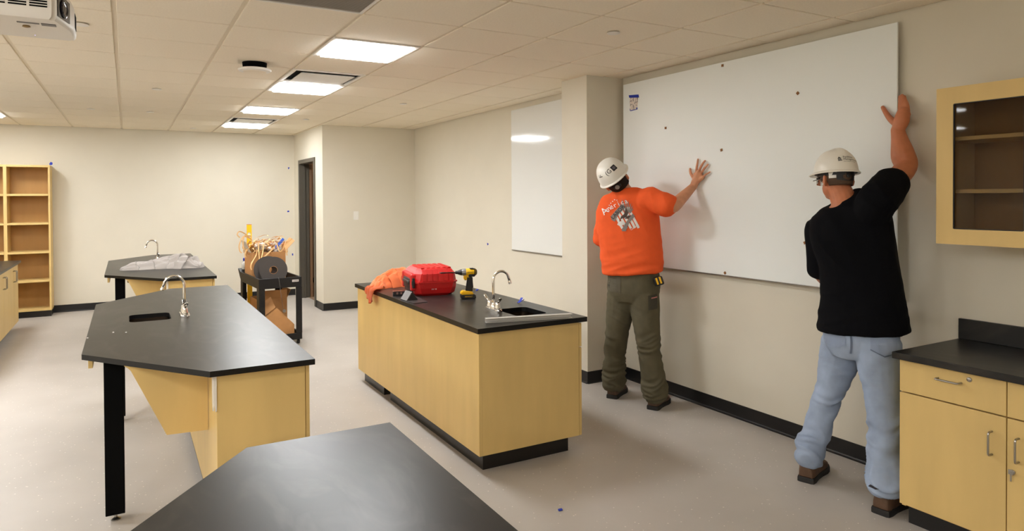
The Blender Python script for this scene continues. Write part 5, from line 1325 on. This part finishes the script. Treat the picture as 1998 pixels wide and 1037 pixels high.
# right hand at the board's edge: thumb on the face, fingers run up and round behind it
limb(bm, [(wrR, .032), (ep(1757.5, 242, .050), .037), (ep(1760.5, 230, .042), .039), (ep(1762.5, 217, .034), .030)], 14, 4)
for q, o_ in (((1756.5, 218), .030), ((1762, 215), .028), ((1767, 217), .026), ((1771.5, 222), .024)): limb(bm, [(ep(1759.5, 238, .046), .024), (ep(*q, o_), .0175)], 10, 4)
finger(bm, [ep(1756.5, 217, .026), ep(1756, 205, .020), ep(1756, 196, .004), ep(1755.5, 188, -.006)], .0125, .0088)
finger(bm, [ep(1762, 214, .024), ep(1761.7, 202, .020), ep(1761, 192, .004), ep(1760, 185.5, -.007)], .0128, .009)
finger(bm, [ep(1767.5, 216, .022), ep(1767.5, 204, .020), ep(1766, 195, .006), ep(1764.5, 188, -.006)], .012, .0086)
finger(bm, [ep(1772, 220.5, .020), ep(1772, 211, .020), ep(1770.5, 203, .006), ep(1769, 198, -.004)], .0105, .008)
finger(bm, [ep(1748, 241, .046), ep(1738, 233, .030), ep(1729, 221, .025), ep(1722, 209, .016)], .021, .0115)
d = (wrL-elL).normalized(); q_ = d.cross(UP).normalized()
limb(bm, [(wrL, .028), (wrL+d*.05, .034), (wrL+d*.09, .030)], 12)
for k in range(4): f0 = wrL+d*.09+UP*(.024-.016*k); finger(bm, [f0, f0+d*.035+q_*.006, f0+d*.055-q_*.012, f0+d*.06-q_*.034], .0092, .0074)
finger(bm, [wrL+d*.03+UP*.02, wrL+d*.06+UP*.044-q_*.01, wrL+d*.085+UP*.050-q_*.02], .012, .009)
obj('body', remesh(bm, .0048, 3, .5), skin2, P2, True)
face_bits(P2, hc2, ax2, .93)
bm = BM(); hair_cap(bm, hc2, ax2, .93, -.066, thick=.004); obj('hair', bm, mat('hair_greying', (92, 72, 58), .8, spec=.2, bump=.4, bump_scale=300), P2, True)
# safety glasses
rt, fw, up = ax2
bm = BM()
for k in (-1, 1): tube(bm, [hc2+rt*k*.080-fw*.005+up*.006, hc2+rt*k*.081+fw*.04+up*.005, hc2+rt*k*.076+fw*.088+up*.004], .0028, 6)
gl = obj('safety_glasses', bm, mat('glasses_grey', (70, 66, 64), .3), P2, True)
bm = BM()
for k in (-1, 1):
    V = [[bm.verts.new(hc2+rt*k*(.012+.060*q)+fw*(.098-.032*q*q)+up*z) for z in (.020, -.022)] for q in (0, .35, .7, 1)]
    for a_, b_ in zip(V, V[1:]): bm.faces.new((a_[0], b_[0], b_[1], a_[1]))
obj('lens', bm, M_glass, gl, 'auto')
# jeans
def denim():
    m = cloth_mat('denim', (150, 164, 186), .85, .2, 7, .1, 700); return m  # uneven tone: fading, with darkness of the folds put into the colour
M_denim = denim()
jb = trousers(hipL, hipR, kneL, kneR, ankL, ankR, pel, vx(1684, 625, 3.70), Ws2, .185, .160, 9, (ankL-UP*.034, ankR-UP*.020), kn=(.84, .93))
tree_j = bvh_of(jb); jeans = obj('jeans', jb, M_denim, P2, True)
# t-shirt
secs = []
for uL, vL, uR, vR, d, dd, hd in ((1600, 655, 1772, 632, 3.69, .125, .172), (1601, 630, 1769, 612, 3.69, .125, .17), (1606, 585, 1762, 570, 3.69, .125, .165), (1602, 520, 1752, 510, 3.68, .12, .16), (1584, 470, 1744, 450, 3.67, .12, .155), (1590, 436, 1738, 405, 3.66, .12, .13), (1608, 409, 1706, 378, 3.66, .08, .10), (1630, 394, 1672, 374, 3.66, .04, .072)):
    c, v = secv(uL, vL, uR, vR, d, dd); secs.append((c, v, hd))
sb = shirt(secs, [[(shL.lerp(che, .25), .080), (shL, .074), (shL.lerp(elL, .5), .072), (elL+UP*.0, .068)],
                  [(shR.lerp(che, .25), .10), (shR, .096), (shR.lerp(elR, .3), .092), (shR.lerp(elR, .52), .088)]], 6, amp=1.25)
tree_s2 = bvh_of(sb)
obj('t_shirt', sb, cloth_mat('black_shirt', (9, 9, 13), .9, .02, 20, .08, 700), P2, True)
# jeans details: pockets, seam, tag, paint marks
M_seam = mat('denim_seam', (96, 108, 128), .85); M_pkt = mat('denim_pocket', (138, 152, 176), .85)
decal('pocket', poly2([(-.062, -.05), (0, -.078), (.062, -.056), (.066, .06), (-.06, .055)]), vx(1728, 670, 3.45), Ws2*.9+CRh*.6, UP, tree_j, M_pkt, jeans, .003, .012)
decal('pocket_seam', poly2([(-.064, -.05), (0, -.080), (.064, -.058), (.064, -.052), (0, -.073), (-.062, -.044)]), vx(1728, 670, 3.45), Ws2*.9+CRh*.6, UP, tree_j, M_seam, jeans, .005, .01)
decal('pocket', poly2([(-.05, -.06), (.0, -.075), (.05, -.05), (.05, .05), (-.05, .05)]), vx(1634, 660, 3.55), Ws2*.7+CRh*.7, UP, tree_j, M_pkt, jeans, .003, .012)
decal('centre_seam', poly2([(-.004, -.07), (.004, -.07), (.004, .07), (-.004, .07)]), vx(1667, 668, 3.55), CRh, UP, tree_j, M_seam, jeans, .004, .012)
decal('waist_tag', poly2([(-.010, -.010), (.010, -.010), (.010, .010), (-.010, .010)]), vx(1727, 641, 3.45), CRh, UP, tree_j, M_toolblack, jeans, .006, .01)
for k, (u, v, s_) in enumerate(((1595, 722, .007), (1712, 958, .012), (1745, 650, .006), (1625, 693, .005))):
    decal('paint_mark', poly2([(-s_, -s_*.4), (s_*.6, -s_*.7), (s_, s_*.4), (-s_*.3, s_*.6)]), vx(u, v, 3.35), CRh, UP, tree_j, mat('paint_dark', (40, 38, 44), .8), jeans, .003, .01)
for h in (ankL, ankR): pass
# hard hat with crest
hat, tree_h, hx = hard_hat(P2, hc2+up2*.034, up2, fw2, M_hat1, .88, True, .022); rt, fw, up = hx
kw = dict(cc=hc2+up2*.034, tree=tree_h, par=hat)
b = text_bm('Facilities', .0155, 'LEFT'); bmesh.ops.translate(b, verts=b.verts[:], vec=(-.016, .008, 0)); c2 = text_bm('Management', .0155, 'LEFT'); bmesh.ops.translate(c2, verts=c2.verts[:], vec=(-.016, -.006, 0)); merge(b, c2); c2.free()
hdec('lettering', b, -8, .038, M_toolblack, **kw)
b = text_bm('THE UNIVERSITY OF IOWA', .0055, 'CENTER'); bmesh.ops.translate(b, verts=b.verts[:], vec=(.016, -.019, 0)); hdec('lettering', b, -8, .038, M_toolblack, **kw)
hdec('logo', poly2([(-.040, -.012), (-.022, -.012), (-.022, -.008), (-.040, -.008)], [(-.039, -.007), (-.036, -.007), (-.036, .003), (-.039, .003)], [(-.034, -.007), (-.031, -.007), (-.031, .003), (-.034, .003)], [(-.029, -.007), (-.026, -.007), (-.026, .003), (-.029, .003)], [(-.041, .004), (-.024, .004), (-.030, .008), (-.033, .014), (-.036, .008)]), -8, .038, M_toolblack, **kw)
bm = BM(); N = 16; rs = []
for q in range(N+1):
    t_ = R(-38+76*q/N); o_ = rt*math.sin(t_)*.082-fw*math.cos(t_)*.097; e_ = o_.normalized()*.005; hgt = .040+.008*math.cos(t_*2)
    rs.append([hc2+up*.034+o_, hc2+up*.034+o_+e_, hc2+up*(.034-hgt)+o_*.96+e_, hc2+up*(.034-hgt)+o_*.96])
rings(bm, rs); obj('ratchet_strap', bm, M_toolblack, hat, 'auto')
for sg in (-1, 1):
    bm = BM(); rs = []
    for q in range(7):
        t_ = R(sg*(39+24*q/6)); o_ = rt*math.sin(t_)*.082-fw*math.cos(t_)*.097; e_ = o_.normalized()*.004
        rs.append([hc2+up*.034+o_, hc2+up*.034+o_+e_, hc2+up*.002+o_*.98+e_, hc2+up*.002+o_*.98])
    rings(bm, rs); obj('strap_end', bm, M_white, hat, 'auto')
bm = BM(); lathe(bm, [(.010, 0), (.012, .006), (.008, .009)], hc2+up*.012-fw*.101, 14, -fw); obj('ratchet_knob', bm, mat('knob_dark', (40, 38, 38), .4), hat, 'auto')
# boots
M_boot2 = mat('boot_tan', (86, 61, 42), .65, noise_amt=.2, noise_scale=26)
for h, d in zip(BH2, BD2): boot(P2, h, d, M_boot2, M_sole, .31)
